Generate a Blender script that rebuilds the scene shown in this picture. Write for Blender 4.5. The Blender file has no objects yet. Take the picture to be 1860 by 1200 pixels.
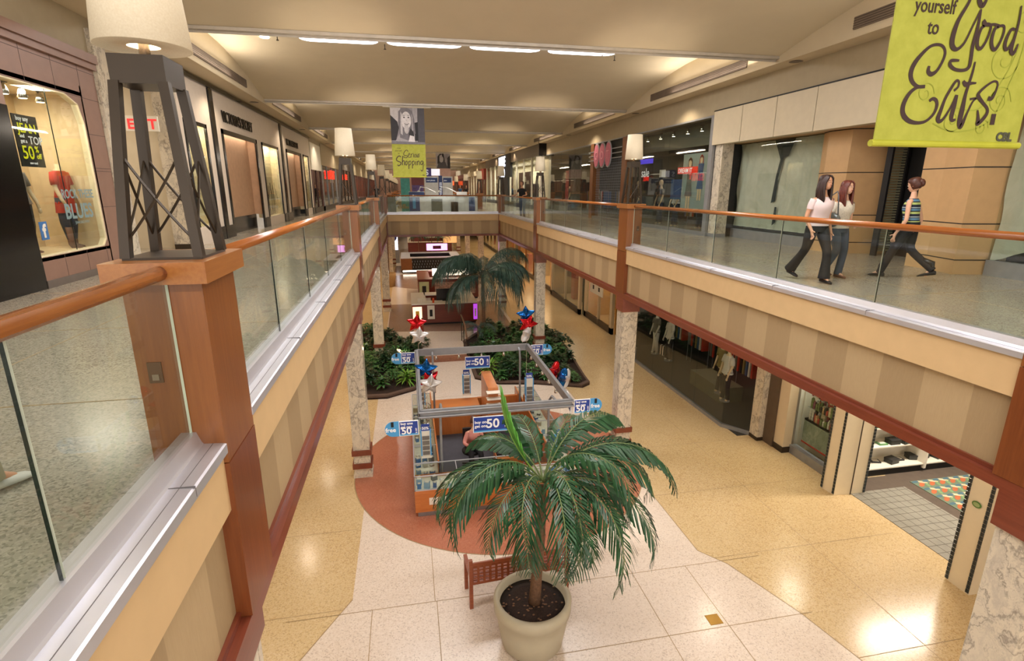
import bpy, bmesh, math, random
from mathutils import Vector, Matrix
random.seed(7)
PI = math.pi
SC = bpy.context.scene
COL = SC.collection

# ------------------------------------------------------------------ camera, world, exposure
def setup_camera():
    f, yaw, pit, rol = 962.33, .192751, .262157, -.0014906
    cy, sy, cp, sp = math.cos(yaw), math.sin(yaw), math.cos(pit), math.sin(pit)
    fw = Vector((sy*cp, cy*cp, -sp)); rt = Vector((cy, -sy, 0)); dn = fw.cross(rt)
    r2 = rt*math.cos(rol) + dn*math.sin(rol); d2 = -rt*math.sin(rol) + dn*math.cos(rol)
    cam = bpy.data.cameras.new('camera'); cam.sensor_width = 36; cam.lens = 36*f/1860
    cam.clip_start = .05; cam.clip_end = 400
    o = bpy.data.objects.new('camera', cam); COL.objects.link(o)
    m = Matrix((( r2.x, -d2.x, -fw.x, 0), (r2.y, -d2.y, -fw.y, 0), (r2.z, -d2.z, -fw.z, 6.68), (0, 0, 0, 1)))
    o.matrix_world = m; SC.camera = o
setup_camera()
W = bpy.data.worlds.new('world'); SC.world = W; W.use_nodes = True
W.node_tree.nodes['Background'].inputs[0].default_value = (1.0, .94, .88, 1)
W.node_tree.nodes['Background'].inputs[1].default_value = 3.0
SC.view_settings.view_transform = 'Standard'; SC.view_settings.look = 'None'
SC.view_settings.gamma = 1; SC.view_settings.exposure = 0.10
SC.view_settings.use_curve_mapping = False
SC.cycles.use_denoising = True
SC.cycles.max_bounces = 7; SC.cycles.diffuse_bounces = 4; SC.cycles.glossy_bounces = 3
SC.cycles.transparent_max_bounces = 14; SC.cycles.transmission_bounces = 3
SC.cycles.sample_clamp_indirect = 6; SC.cycles.caustics_reflective = False; SC.cycles.caustics_refractive = False

def kelvin(k):
    return {2700: (1, .66, .36), 2900: (1, .73, .46), 3200: (1, .82, .62), 3600: (1, .87, .72), 4200: (1, .89, .76), 5000: (1, .96, .92)}[k]
ORDN = 'zero first second third fourth fifth sixth seventh eighth ninth tenth eleventh twelfth thirteenth fourteenth fifteenth sixteenth seventeenth eighteenth nineteenth twentieth'.split()
def ordn(n):
    if n <= 20: return ORDN[n]
    return {2: 'twenty', 3: 'thirty', 4: 'forty', 5: 'fifty'}[n//10] + ('' if n % 10 == 0 else '-' + ORDN[n % 10])
def lamp(name, kind, loc, power, k=3200, size=.1, size_y=None, rot=None, spot=None, blend=.6, parent=None):
    d = bpy.data.lights.new(name, kind); d.energy = power; d.color = kelvin(k)
    if kind == 'AREA':
        d.size = size
        if size_y: d.shape = 'RECTANGLE'; d.size_y = size_y
    else: d.shadow_soft_size = size
    if kind == 'SPOT': d.spot_size = spot or 1.9; d.spot_blend = blend
    o = bpy.data.objects.new(name, d); COL.objects.link(o); o.location = loc
    if rot: o.rotation_euler = rot
    if parent: o.parent = parent
    return o

ZU = 5.25                       # upper floor level
YP = [2.84 + 8.95*k for k in range(-1, 10)]     # near faces of the balcony posts
XL, XR = -1.02, 5.03            # void faces of the two balconies
YE = [3.15 + 8.85*k for k in range(-2, 11)]     # low edges of the ceiling bays

# light of the visible strip row, plus two unseen rows added for brightness
for k, yy in enumerate((-2.35, 6.5, 15.25)):
    for q in range(4):
        lamp('strip_light_glow', 'AREA', (-1.45 + 2.12*q, yy-.2, 10.24), 105, 5000, 1.75, .8)
# can lights under the balconies
for k in range(13):
    yy = 1.2 + 4.47*k
    for xx in (-3.4, 7.2):
        if xx < 0 and k > 9: continue
        lamp('can_light_glow', 'SPOT', (xx, yy, 4.16), 22 if k == 0 and xx > 0 else 105, 3200, .07, spot=2.5, blend=.8)

# cove lights on the ledges of the ceiling bays, washing the vaults
for k in range(9):
    yy = 3.15 + 8.85*k + 2.9
    for sx, xx in ((1, -4.5), (-1, 8.5)):
        lamp('cove_glow', 'AREA', (xx, yy, 9.56), (95, 60, 55, 80, 90, 90, 90, 90, 90)[k], 3600, .12, 4.4, (PI*0 + 0, sx*-2.35, 0))

# added fill spots brightening the far bays; downlights along the walkway soffits
for k in range(3, 10):
    yy = 3.15 + 8.85*k + 4.2
    for xx in (-1.5, 5.5): lamp('bay_fill_light', 'SPOT', (xx, yy, 10.28), 420, 4200, .09, spot=2.7)
for k in range(2, 10):
    for xx in (-4.87, 8.87): lamp('soffit_downlight_glow', 'SPOT', (xx+(.5 if xx < 0 else -.5), 3.15+8.85*k-4, 9.44), 120, 3200, .08, spot=2.4)

# ------------------------------------------------------------------ materials
def lin(c):
    if isinstance(c, str):
        c = tuple(int(c[i:i+2], 16)/255 for i in (0, 2, 4))
    return tuple((x/12.92 if x <= .04045 else ((x+.055)/1.055)**2.4) for x in c) + (1,)
MATS = {}
class NT:
    def __init__(s, name):
        s.m = bpy.data.materials.new(name); s.m.use_nodes = True; s.t = s.m.node_tree
        s.n = s.t.nodes; s.b = s.n['Principled BSDF']; MATS[name] = s.m
        s.tc = None
    def add(s, typ, **kw):
        n = s.n.new(typ)
        for k, v in kw.items():
            if k.startswith('i_'):
                key = k[2:]; key = int(key) if key.isdigit() else key.replace('_', ' ')
                n.inputs[key].default_value = v
            else: setattr(n, k, v)
        return n
    def link(s, a, b): s.t.links.new(a, b)
    def co(s, scale=(1, 1, 1), rot=(0, 0, 0)):
        if not s.tc: s.tc = s.add('ShaderNodeTexCoord')
        mp = s.add('ShaderNodeMapping'); mp.inputs['Scale'].default_value = scale; mp.inputs['Rotation'].default_value = rot
        s.link(s.tc.outputs['Object'], mp.inputs[0]); return mp.outputs[0]
    def noise(s, co, scale, detail=3, rough=.5, dist=0):
        n = s.add('ShaderNodeTexNoise'); n.inputs['Scale'].default_value = scale; n.inputs['Detail'].default_value = detail
        n.inputs['Roughness'].default_value = rough; n.inputs['Distortion'].default_value = dist
        s.link(co, n.inputs['Vector']); return n
    def ramp(s, fac, stops, interp='LINEAR'):
        r = s.add('ShaderNodeValToRGB'); e = r.color_ramp.elements; r.color_ramp.interpolation = interp
        while len(e) < len(stops): e.new(.5)
        for q, (p, c) in zip(e, stops): q.position = p; q.color = lin(c) if not isinstance(c, float) else (c, c, c, 1)
        s.link(fac, r.inputs[0]); return r.outputs[0]
    def mix(s, fac, a, b, mode='MIX'):
        n = s.add('ShaderNodeMix', data_type='RGBA', blend_type=mode)
        for v, k in ((fac, 0), (a, 6), (b, 7)):
            if hasattr(v, 'links'): s.link(v, n.inputs[k])
            elif isinstance(v, (int, float)): n.inputs[k].default_value = v
            else: n.inputs[k].default_value = lin(v)
        return n.outputs[2]
    def set(s, color=None, rough=.5, metal=0, spec=.5, bump=None, bd=.02, bs=.3):
        if color is not None:
            if hasattr(color, 'links'): s.link(color, s.b.inputs['Base Color'])
            else: s.b.inputs['Base Color'].default_value = lin(color)
        if hasattr(rough, 'links'): s.link(rough, s.b.inputs['Roughness'])
        else: s.b.inputs['Roughness'].default_value = rough
        s.b.inputs['Metallic'].default_value = metal; s.b.inputs['Specular IOR Level'].default_value = spec
        if bump is not None:
            n = s.add('ShaderNodeBump'); n.inputs['Distance'].default_value = bd; n.inputs['Strength'].default_value = bs
            s.link(bump, n.inputs['Height']); s.link(n.outputs[0], s.b.inputs['Normal'])
        return s.m
def plain(name, color, rough=.5, metal=0, spec=.5, var=.08, vs=6, emit=0, alpha=None):
    if name in MATS: return MATS[name]
    s = NT(name); n = s.noise(s.co(), vs, 3)
    c = lin(color); lo = [max(0, x*(1-var)) for x in c[:3]] + [1]; hi = [min(1, x*(1+var)) for x in c[:3]] + [1]
    r = s.add('ShaderNodeValToRGB'); r.color_ramp.elements[0].color = lo; r.color_ramp.elements[1].color = hi
    r.color_ramp.elements[0].position = .3; r.color_ramp.elements[1].position = .7
    s.link(n.outputs[0], r.inputs[0]); s.set(r.outputs[0], rough, metal, spec)
    if emit: s.b.inputs['Emission Color'].default_value = c; s.b.inputs['Emission Strength'].default_value = emit
    return s.m
def wood(name, c1, c2, axis=2, rough=.32, sc=1.0):
    s = NT(name); k = [28*sc]*3; k[axis] = 1.6*sc
    co = s.co(tuple(k)); n = s.noise(co, 1.6, 6, .6, .4)
    k2 = [4*sc]*3; k2[axis] = .35*sc; n2 = s.noise(s.co(tuple(k2)), 1.2, 2)
    a = s.ramp(n.outputs[0], [(.3, c1), (.7, c2)]); b = s.mix(.35, a, s.ramp(n2.outputs[0], [(.35, c1), (.65, c2)]))
    s.set(b, rough, 0, .5, n.outputs[0], .002, .15); s.b.inputs['Coat Weight'].default_value = .25; s.b.inputs['Coat Roughness'].default_value = .15
    return s.m
def terrazzo(name, base, light, dark, brown, rough=.16, sc=1.0, spec=.5, blend=.55):
    s = NT(name); co = s.co()
    v = s.add('ShaderNodeTexVoronoi'); v.inputs['Scale'].default_value = 55*sc; s.link(co, v.inputs['Vector'])
    w = s.add('ShaderNodeSeparateColor'); s.link(v.outputs['Color'], w.inputs[0])
    c = s.ramp(w.outputs[0], [(0, dark), (.06, dark), (.10, brown), (.22, brown), (.24, base), (.72, base), (.76, light)], 'CONSTANT')
    big = s.noise(co, .35, 3); c2 = s.mix(blend, c, base)
    c3 = s.mix(s.ramp(big.outputs[0], [(.35, 0.0), (.65, .35)]), c2, light)
    r = s.noise(co, 1.2, 3); s.set(c3, s.ramp(r.outputs[0], [(.3, rough*.97), (.7, rough*1.06)]), 0, spec)
    return s.m
def marble(name, light, mid, dark, sc=2.2):
    s = NT(name); co = s.co((1, 1, .7)); n = s.noise(co, 3.0, 5, .6)
    add = s.add('ShaderNodeVectorMath', operation='MULTIPLY_ADD'); s.link(n.outputs['Color'], add.inputs[0]); add.inputs[1].default_value = (.8, .8, .8); s.link(co, add.inputs[2])
    c = s.mix(s.ramp(s.noise(add.outputs[0], 3.2*sc, 4, .6).outputs[0], [(.45, 0.0), (.66, .8)]), light, mid)
    for scale, w, amt in ((1.3*sc, .016, .7), (3.0*sc, .010, .35)):
        q = s.noise(add.outputs[0], scale, 2, .5); d = s.add('ShaderNodeMath', operation='SUBTRACT'); s.link(q.outputs[0], d.inputs[0]); d.inputs[1].default_value = .5
        ab = s.add('ShaderNodeMath', operation='ABSOLUTE'); s.link(d.outputs[0], ab.inputs[0])
        c = s.mix(s.ramp(ab.outputs[0], [(0, amt), (w, amt*.5), (w*2.5, 0.0)]), c, dark)
    return s.set(c, .2, 0, .5)
def glass(name, tint='f2f7f5', op=.10, rough=.02, refl=.5):
    s = NT(name); n = s.n; n.remove(s.b); out = [x for x in n if x.type == 'OUTPUT_MATERIAL'][0]
    tr = s.add('ShaderNodeBsdfTransparent'); tr.inputs[0].default_value = lin(tint)
    gl = s.add('ShaderNodeBsdfGlossy'); gl.inputs['Roughness'].default_value = rough
    lw = s.add('ShaderNodeLayerWeight'); lw.inputs[0].default_value = .5
    pw = s.add('ShaderNodeMath', operation='POWER'); s.link(lw.outputs['Facing'], pw.inputs[0]); pw.inputs[1].default_value = 4.5
    mu = s.add('ShaderNodeMath', operation='MULTIPLY_ADD'); s.link(pw.outputs[0], mu.inputs[0]); mu.inputs[1].default_value = refl; mu.inputs[2].default_value = op*.35
    mx = s.add('ShaderNodeMixShader'); s.link(mu.outputs[0], mx.inputs[0]); s.link(tr.outputs[0], mx.inputs[1]); s.link(gl.outputs[0], mx.inputs[2])
    s.link(mx.outputs[0], out.inputs[0]); return s.m
def emis(name, color, strength):
    if name in MATS: return MATS[name]
    s = NT(name); s.set(color, .5); s.b.inputs['Emission Color'].default_value = lin(color); s.b.inputs['Emission Strength'].default_value = strength
    return s.m

M_tan = terrazzo('tan_terrazzo', 'ccb285', 'dac6a0', '8a6a42', 'b08a56', .2)
M_white = terrazzo('pale_terrazzo', 'd9cabb', 'e6dace', '9c8878', 'c4b09c', .22)
M_red = terrazzo('rose_terrazzo', 'a9674f', 'bd8166', '7e4638', '985742', .2, 1.3)
M_brown = terrazzo('grey_brown_terrazzo', '8f7464', 'a48a78', '5e4a40', '7c6456', .18)
M_upfl = terrazzo('grey_terrazzo', '9f9787', 'bab2a2', '4e483e', '6f6759', .2, 1.5, blend=.4)
M_joint = plain('joint_line', '9a825c', .5)
M_cream = plain('cream_paint', 'cfb083', .6, var=.03)
M_ceil = plain('ceiling_paint', 'd3c6ac', .8, var=.02, vs=2)
M_soff = plain('soffit_paint', 'd3c2a4', .75, var=.02)
M_wall = plain('grey_tan_paint', 'a89a7f', .75, var=.03)
M_wallb = plain('pale_panel_paint', 'cdc0a6', .55, var=.03)
M_post = wood('post_wood', '784420', '925a2c')
M_postd = wood('dark_post_wood', '6a351a', '824824')
M_cap = wood('cap_wood', '945a2c', 'ad743c', 1)
M_rail = wood('rail_wood', '8e4c20', 'b27034', 1, .22, .8)
M_trim = wood('trim_wood', '6b3020', '83422c', 1)
M_kwood = wood('kiosk_wood', 'b5662e', 'cb7f42', 0, .35)
M_kwoodv = wood('kiosk_wood_upright', 'b5662e', 'cb7f42', 2, .35)
M_dkwood = wood('dark_red_wood', '5d2315', '7a3420', 0, .3)
M_marble = marble('breccia_marble', 'd4c9b4', 'b9afa0', '7d736a')
M_glass = glass('balustrade_glass')
M_shopglass = glass('shop_glass', 'f2f5f2', .12, .02, .9)
M_clear = glass('clear_glass', 'f2f6f4', .06, .02, .6)
M_edge = plain('glass_edge', '0c1a14', .2)
M_edgew = plain('glass_edge_pale', 'cfd6c2', .2)
M_alu = plain('brushed_aluminium', 'd0d0d8', .34, .6, var=.05, vs=3)
M_steel = plain('grey_steel', '96989c', .42, .45)
M_chrome = plain('chrome', 'd8d8d8', .12, 1)
M_bronze = plain('bronze_metal', '3a3025', .38, .35, var=.06)
M_black = plain('black_gloss', '0b0a0b', .15)
M_dark = plain('dark_interior', '1a1817', .7)
M_blackm = plain('black_matte', '121112', .6)
M_whitep = plain('white_paint', 'e6e0d2', .5, var=.02)
M_slot = plain('grille_dark', '7a6c60', .6)

def stripes():
    s = NT('striped_wallcovering'); co = s.co(); sp = s.add('ShaderNodeSeparateXYZ'); s.link(co, sp.inputs[0])
    su = s.add('ShaderNodeMath', operation='ADD'); s.link(sp.outputs[0], su.inputs[0]); s.link(sp.outputs[1], su.inputs[1])
    m = s.add('ShaderNodeMath', operation='MULTIPLY'); s.link(su.outputs[0], m.inputs[0]); m.inputs[1].default_value = 1.02
    fr = s.add('ShaderNodeMath', operation='FRACT'); s.link(m.outputs[0], fr.inputs[0])
    c = s.ramp(fr.outputs[0], [(0, 'b39b76'), (.5, 'a18966')], 'CONSTANT')
    n = s.noise(s.co((60, 60, 6)), 2, 3); c2 = s.mix(.12, c, s.ramp(n.outputs[0], [(.3, '8c7a60'), (.7, 'b8a584')]))
    return s.set(c2, .6)
M_stripe = stripes()

# ------------------------------------------------------------------ mesh helpers
class MB:
    def __init__(s): s.v = []; s.f = []; s.mi = []; s.k = 0
    def face(s, pts, mi=0):
        b = len(s.v); s.v += [tuple(p) for p in pts]; s.f.append(tuple(range(b, b+len(pts)))); s.mi.append(mi); return s
    def box(s, x0, x1, y0, y1, z0, z1, mi=0, ms=None):
        b = len(s.v)
        s.v += [(x0, y0, z0), (x1, y0, z0), (x1, y1, z0), (x0, y1, z0), (x0, y0, z1), (x1, y0, z1), (x1, y1, z1), (x0, y1, z1)]
        F = [(0, 3, 2, 1), (4, 5, 6, 7), (0, 1, 5, 4), (2, 3, 7, 6), (1, 2, 6, 5), (3, 0, 4, 7)]   # -z +z -y +y +x -x
        for i, q in enumerate(F): s.f.append(tuple(b+j for j in q)); s.mi.append(ms[i] if ms else mi)
        return s
    def prism(s, pts, z0, z1, mi=0, mt=None):
        n = len(pts); b = len(s.v)
        s.v += [(p[0], p[1], z0) for p in pts] + [(p[0], p[1], z1) for p in pts]
        s.f.append(tuple(b+n-1-i for i in range(n))); s.mi.append(mi)
        s.f.append(tuple(b+n+i for i in range(n))); s.mi.append(mi if mt is None else mt)
        for i in range(n):
            j = (i+1) % n; s.f.append((b+i, b+j, b+n+j, b+n+i)); s.mi.append(mi)
        return s
    def loft(s, rings, mi=0, cap=True, closed=True):
        b = len(s.v); n = len(rings[0])
        for r in rings: s.v += [tuple(p) for p in r]
        for i in range(len(rings)-1):
            for j in range(n if closed else n-1):
                k = (j+1) % n
                s.f.append((b+i*n+j, b+i*n+k, b+(i+1)*n+k, b+(i+1)*n+j)); s.mi.append(mi)
        if cap and closed:
            s.f.append(tuple(b+n-1-j for j in range(n))); s.mi.append(mi)
            e = b+(len(rings)-1)*n; s.f.append(tuple(e+j for j in range(n))); s.mi.append(mi)
        return s
    def tube(s, pts, r, n=8, mi=0, cap=True):
        pts = [Vector(p) for p in pts]; rs = r if isinstance(r, (list, tuple)) else [r]*len(pts); rings = []; up = None
        for i, p in enumerate(pts):
            d = (pts[min(i+1, len(pts)-1)] - pts[max(i-1, 0)]).normalized()
            if up is None: up = Vector((0, 0, 1)) if abs(d.z) < .9 else Vector((1, 0, 0))
            a = d.cross(up)
            if a.length < 1e-4: a = d.cross(Vector((1, .3, 0)))
            a.normalize(); c = a.cross(d).normalized(); up = c
            rings.append([p + (a*math.cos(2*PI*j/n) + c*math.sin(2*PI*j/n))*rs[i] for j in range(n)])
        return s.loft(rings, mi, cap)
    def lathe(s, prof, n=24, c=(0, 0), mi=0, cap=True):
        return s.loft([[(c[0]+r*math.cos(2*PI*j/n), c[1]+r*math.sin(2*PI*j/n), z) for j in range(n)] for r, z in prof], mi, cap)
    def ell(s, c, r, n=12, m=8, mi=0, rot=None):
        rings = []
        for i in range(m+1):
            t = PI*i/m; rr = max(math.sin(t), .02)
            ring = []
            for j in range(n):
                p = Vector((r[0]*rr*math.cos(2*PI*j/n), r[1]*rr*math.sin(2*PI*j/n), -r[2]*math.cos(t)))
                if rot: p.rotate(rot)
                ring.append(Vector(c)+p)
            rings.append(ring)
        return s.loft(rings, mi)
    def build(s, name, mats, parent=None, smooth=False, loc=None, kind=None, label=None):
        me = bpy.data.meshes.new(name); me.from_pydata(s.v, [], s.f)
        if not isinstance(mats, (list, tuple)): mats = [mats]
        for m in mats: me.materials.append(m)
        if len(mats) > 1: me.polygons.foreach_set('material_index', s.mi)
        if smooth: me.polygons.foreach_set('use_smooth', [True]*len(me.polygons))
        me.update(); o = bpy.data.objects.new(name, me); COL.objects.link(o)
        if loc: o.location = loc
        if parent: o.parent = parent
        if kind: o['kind'] = kind
        if label: o['label'] = label
        return o
def thing(name, label, cat, loc=(0, 0, 0), rz=0, group=None):
    o = bpy.data.objects.new(name, None); COL.objects.link(o); o.empty_display_size = .1
    o.location = loc; o.rotation_euler = (0, 0, rz); o['label'] = label; o['category'] = cat
    if group: o['group'] = group
    return o
def tag(o, label, cat, group=None, kind=None):
    o['label'] = label; o['category'] = cat
    if group: o['group'] = group
    if kind: o['kind'] = kind
    return o
def dup(root, loc=None, rz=None, label=None, group=None, scale=None):
    r = root.copy(); COL.objects.link(r)
    if loc is not None: r.location = loc
    if rz is not None: r.rotation_euler = (0, 0, rz)
    if label: r['label'] = label
    if group: r['group'] = group
    if scale: r.scale = scale if isinstance(scale, tuple) else (scale,)*3
    for ch in root.children:
        c = ch.copy(); COL.objects.link(c); c.parent = r
        for g in ch.children:
            d = g.copy(); COL.objects.link(d); d.parent = c
    return r
def text_mesh(txt, size, mat, name='lettering', parent=None, loc=(0, 0, 0), rot=(PI/2, 0, 0), depth=.004, bold=0, sx=1, shear=0, align='LEFT', spacing=1, line=1):
    cu = bpy.data.curves.new('t', 'FONT'); cu.body = txt; cu.size = size; cu.extrude = depth; cu.offset = bold; cu.shear = shear
    cu.align_x = align; cu.space_character = spacing; cu.space_line = line; cu.resolution_u = 3
    t = bpy.data.objects.new('t', cu); COL.objects.link(t); dg = bpy.context.evaluated_depsgraph_get(); dg.update()
    me = bpy.data.meshes.new_from_object(t.evaluated_get(dg)); bpy.data.objects.remove(t); bpy.data.curves.remove(cu)
    me.materials.clear(); me.materials.append(mat); o = bpy.data.objects.new(name, me); COL.objects.link(o)
    o.location = loc; o.rotation_euler = rot; o.scale = (sx, 1, 1); o.parent = parent
    return o
def strip(mb, pts, w, off=0.0, plane='xz', mi=0, y=0.0, closed=False):
    """ribbon of varying width along a 2D polyline, lying in a plane"""
    P = [Vector((p[0], p[1])) for p in pts]
    # Catmull-Rom smoothing
    Q = []; n = len(P); ws = w if isinstance(w, (list, tuple)) else [w]*n; wq = []
    for i in range(n-1):
        p0, p1, p2, p3 = P[max(i-1, 0)], P[i], P[i+1], P[min(i+2, n-1)]
        for k in range(5):
            t = k/5; Q.append(.5*((2*p1) + (p2-p0)*t + (2*p0-5*p1+4*p2-p3)*t*t + (3*p1-p0-3*p2+p3)*t**3)); wq.append(ws[i]*(1-t)+ws[i+1]*t)
    Q.append(P[-1]); wq.append(ws[-1]); b = len(mb.v); m = len(Q)
    for i, q in enumerate(Q):
        d = Q[min(i+1, m-1)] - Q[max(i-1, 0)]; d = d.normalized() if d.length > 1e-9 else Vector((1, 0)); nn = Vector((-d.y, d.x))*wq[i]/2
        for e in (q+nn, q-nn):
            mb.v.append((e.x, y, e.y) if plane == 'xz' else (y, e.x, e.y))
    for i in range(m-1): mb.f.append((b+2*i, b+2*i+1, b+2*i+3, b+2*i+2)); mb.mi.append(mi)
# ------------------------------------------------------------------ setting: floors
def st(o): o['kind'] = 'structure'; return o
def disc(cx, cy, r, n=72): return [(cx+r*math.cos(2*PI*i/n), cy+r*math.sin(2*PI*i/n)) for i in range(n)]
fl = st(MB().box(-13, 16, -8, 110, -.3, 0).build('floor', M_tan))
pale = [(-1.2, 7.8), (-1.85, 6.7), (-2.3, 5.2), (-2.5, 3), (-2.3, 0), (-1.2, -3), (5.15, -3), (6.4, 0), (6.6, 3), (6.25, 5.1), (6.0, 6.1), (5.5, 7.4), (5.15, 7.85), (5.15, 80), (-1.2, 80)]
MB().prism(pale[::1], .0, .003).build('pale_inlay', M_white, fl)
for (cx, cy, r, m, nm) in ((2.0, 11.9, 3.5, M_red, 'rose_circle'),):
    MB().prism(disc(cx, cy, r+.02), .003, .005).build('circle_border', M_joint, fl)
    MB().prism(disc(cx, cy, r), .005, .007).build(nm, m, fl)
hexa = [(-1.15, 25.3), (4.9, 24.4), (5.1, 31.5), (-1.15, 31.5)]
MB().prism(hexa, .003, .006).build('brown_inlay', M_brown, fl)
MB().prism(disc(2, 40, 3.9, 40), .003, .006).build('brown_inlay', M_brown, fl)
MB().prism([(-1.2, 44), (-1.2, 48), (5, 48), (5, 44)], .003, .006).build('brown_inlay', M_brown, fl)
j = MB()
def jl(x0, y0, x1, y1, z=.0045, w=.012):
    d = Vector((x1-x0, y1-y0)).normalized(); n = Vector((-d.y, d.x))*w/2
    j.face([(x0+n.x, y0+n.y, z), (x0-n.x, y0-n.y, z), (x1-n.x, y1-n.y, z), (x1+n.x, y1+n.y, z)])
for k in range(len(pale)-1): jl(*pale[k], *pale[k+1], w=.016)
for yy in (7.5, 6.1, 4.6): jl(-2.2, yy, 6.2, yy)
for yy in (16.5, 20.2, 22.4): jl(-1.2, yy, 5.1, yy)
for xx in (-.86, .19, 3.67, 4.7): jl(xx, 7.5, xx, 1)
for xx in (.16, 3.67): jl(xx, 8.9, xx, 7.5)
for yy in (-1, 1.2, 3.4, 5.2, 7.6, 9.75, 11.93, 14.2, 16.4, 18.6, 20.8, 23, 25.2, 27.4): jl(5.2, yy, 9.3, yy, .002, .01); jl(-5.2, yy, -1.25, yy, .002, .01)
for xx in (7.4, -3.2): jl(xx, 0, xx, 32, .002, .01)
j.build('joint_lines', M_joint, fl)
tag(MB().box(4.42, 4.64, 6.16, 6.36, .004, .009).build('floor_plate', plain('brass_plate', '9a7a3a', .35, .8)), 'small square brass plate set in the pale floor', 'plate')

# upper decks: slabs, floor finish, lower ceiling
BR0, BR1 = 29.7, 43.1          # the bridge deck
def deck(x0, x1, y0, y1, i):
    st(MB().box(x0, x1, y0, y1, 4.2, ZU, ms=[1, 0, 2, 2, 2, 2]).build('floor.00%d' % i, [M_upfl, M_whitep, M_cream]))
deck(-14, XL-.08, -8, 110, 1); deck(XR+.08, 16, -8, 110, 2)
deck(XL-.08, XR+.08, BR0+.1, BR1, 3); deck(XL-.08, XR+.08, 74, 110, 4); deck(XL-.08, XR+.08, -8, -1.5, 5)
jj = MB()
for yy in (-3, 1.6, 3.9, 6.1, 8.4, 10.6, 12.9, 15.1, 17.3, 19.6): jj.box(-5.2, -1.25, yy, yy+.012, ZU, ZU+.002); jj.box(5.3, 9.8, yy, yy+.012, ZU, ZU+.002)
jj.box(-3.3, -3.29, -3, 28, ZU, ZU+.002); jj.box(7.3, 7.31, -3, 28, ZU, ZU+.002)
st(jj.build('trim_9', M_joint))

# balcony edges: cream board, striped panel, wooden trim, metal ledge, per side
def edge_run(i, side, y0, y1, name=None):
    s = 1 if side == 'L' else -1; X = XL if side == 'L' else XR
    def bx(mb, a, b, ya, yb, za, zb, mi=0):
        xa, xb = sorted((X-s*a, X-s*b)); mb.box(xa, xb, ya, yb, za, zb, mi); return mb
    ya, yb = y0, y1
    e = MB(); bx(e, .015, .12, ya, yb, 4.95, 5.33); o = st(e.build('trim_%d' % i, M_cream))
    bx(MB(), .075, .12, ya, yb, 4.2, 4.95).build('striped_panel', M_stripe, o)
    t = MB(); bx(t, -.005, .16, ya-.25, yb+.25, 4.12, 4.23); bx(t, .05, .08, ya, yb, 4.23, 4.27); t.build('wooden_trim', M_trim, o)
    l = MB()
    prof = [(-.012, 5.30), (-.012, 5.352), (.0, 5.357), (.10, 5.362), (.108, 5.375), (.128, 5.432), (.2, 5.434), (.2, ZU), (.1, 5.3)]
    l.loft([[(X-s*a, y, z) for a, z in (prof if s > 0 else prof[::-1])] for y in (ya, yb)])
    l.build('metal_ledge', M_alu, o)
    sm = MB(); bx(sm, .052, .055, ya, yb, 5.3595, 5.3612)
    for yy in [ya + 1.6*k for k in range(1, int((yb-ya)/1.6)+1)]: bx(sm, -.013, .1, yy, yy+.004, 5.31, 5.364)
    sm.build('ledge_seam', plain('seam_grey', '6a6668', .5), o)
    return o
n = 1
for k in range(len(YP)-1):
    a, b = YP[k]+.5, YP[k+1]
    if k+1 < len(YP):
        if a > BR0-1 and b < BR1+1: n += 0
        for side in 'LR':
            if 29 < a < 43: continue
            edge_run(20+2*k+(side == 'R'), side, a, b)

# bridge edge facing the void
def bridge_edge(i, y, s):
    x0, x1 = XL-.1, XR+.1
    def bx(mb, a, b, za, zb): ya, yb = sorted((y+s*a, y+s*b)); mb.box(x0, x1, ya, yb, za, zb); return mb
    o = st(bx(MB(), .015, .12, 4.95, 5.33).build('trim_%d' % i, M_cream))
    bx(MB(), .075, .12, 4.2, 4.95).build('striped_panel', M_stripe, o)
    bx(MB(), -.005, .16, 4.12, 4.23).build('wooden_trim', M_trim, o)
    bx(bx(MB(), -.012, .11, 5.30, 5.362), .1, .2, 5.25, 5.434).build('metal_ledge', M_alu, o)
bridge_edge(1, 29.7, 1); bridge_edge(2, 43.2, -1); bridge_edge(3, 73.9, 1)

# posts, columns
SIDE = {'L': 'the lingerie shop side', 'R': 'the walking women side'}
ORD = ['behind the viewer', 'first post of its row', 'second post of its row', 'third post of its row', 'post at the bridge corner', 'first post beyond the bridge', 'sixth post of its row', 'seventh post of its row', 'eighth post of its row', 'ninth post of its row', 'last small far post']
proto_post = None
def make_post(side):
    X = XL if side == 'L' else XR; s = 1 if side == 'L' else -1
    t = thing('balcony_post', '-', 'post')
    def bx(mb, a, b, y0, y1, z0, z1): xa, xb = sorted((-s*a, -s*b)); return mb.box(xa, xb, y0, y1, z0, z1)
    bx(MB(), -.008, .35, 0, .5, 5.24, 6.23).build('shaft', M_post, t)
    bx(MB(), -.012, .35, 0, .5, 4.235, 5.234).build('lower_shaft', M_postd, t)
    bx(MB(), -.055, .405, -.06, .56, 6.23, 6.335).build('cap', M_cap, t)
    o = bx(MB(), .235, .30, -.006, 0, 5.72, 5.83).build('outlet', plain('outlet_plate', '5a4632', .4, .3), t)
    bx(MB(), .252, .283, -.01, -.006, 5.735, 5.766).build('outlet_socket', plain('socket_grey', '877b68', .4, .2), o)
    return t
posts = {}
for side in 'LR':
    first = None
    for k, y in enumerate(YP):
        lab = 'red-brown wooden balcony post on %s, %s' % (SIDE[side], ORD[k])
        X = XL if side == 'L' else XR
        if k in (0,): continue
        t = make_post(side) if first is None else dup(first, (X, y, 0))
        first = first or t; t.location = (X, y, 0); t['label'] = lab; t['group'] = 'balustrade posts'
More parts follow.
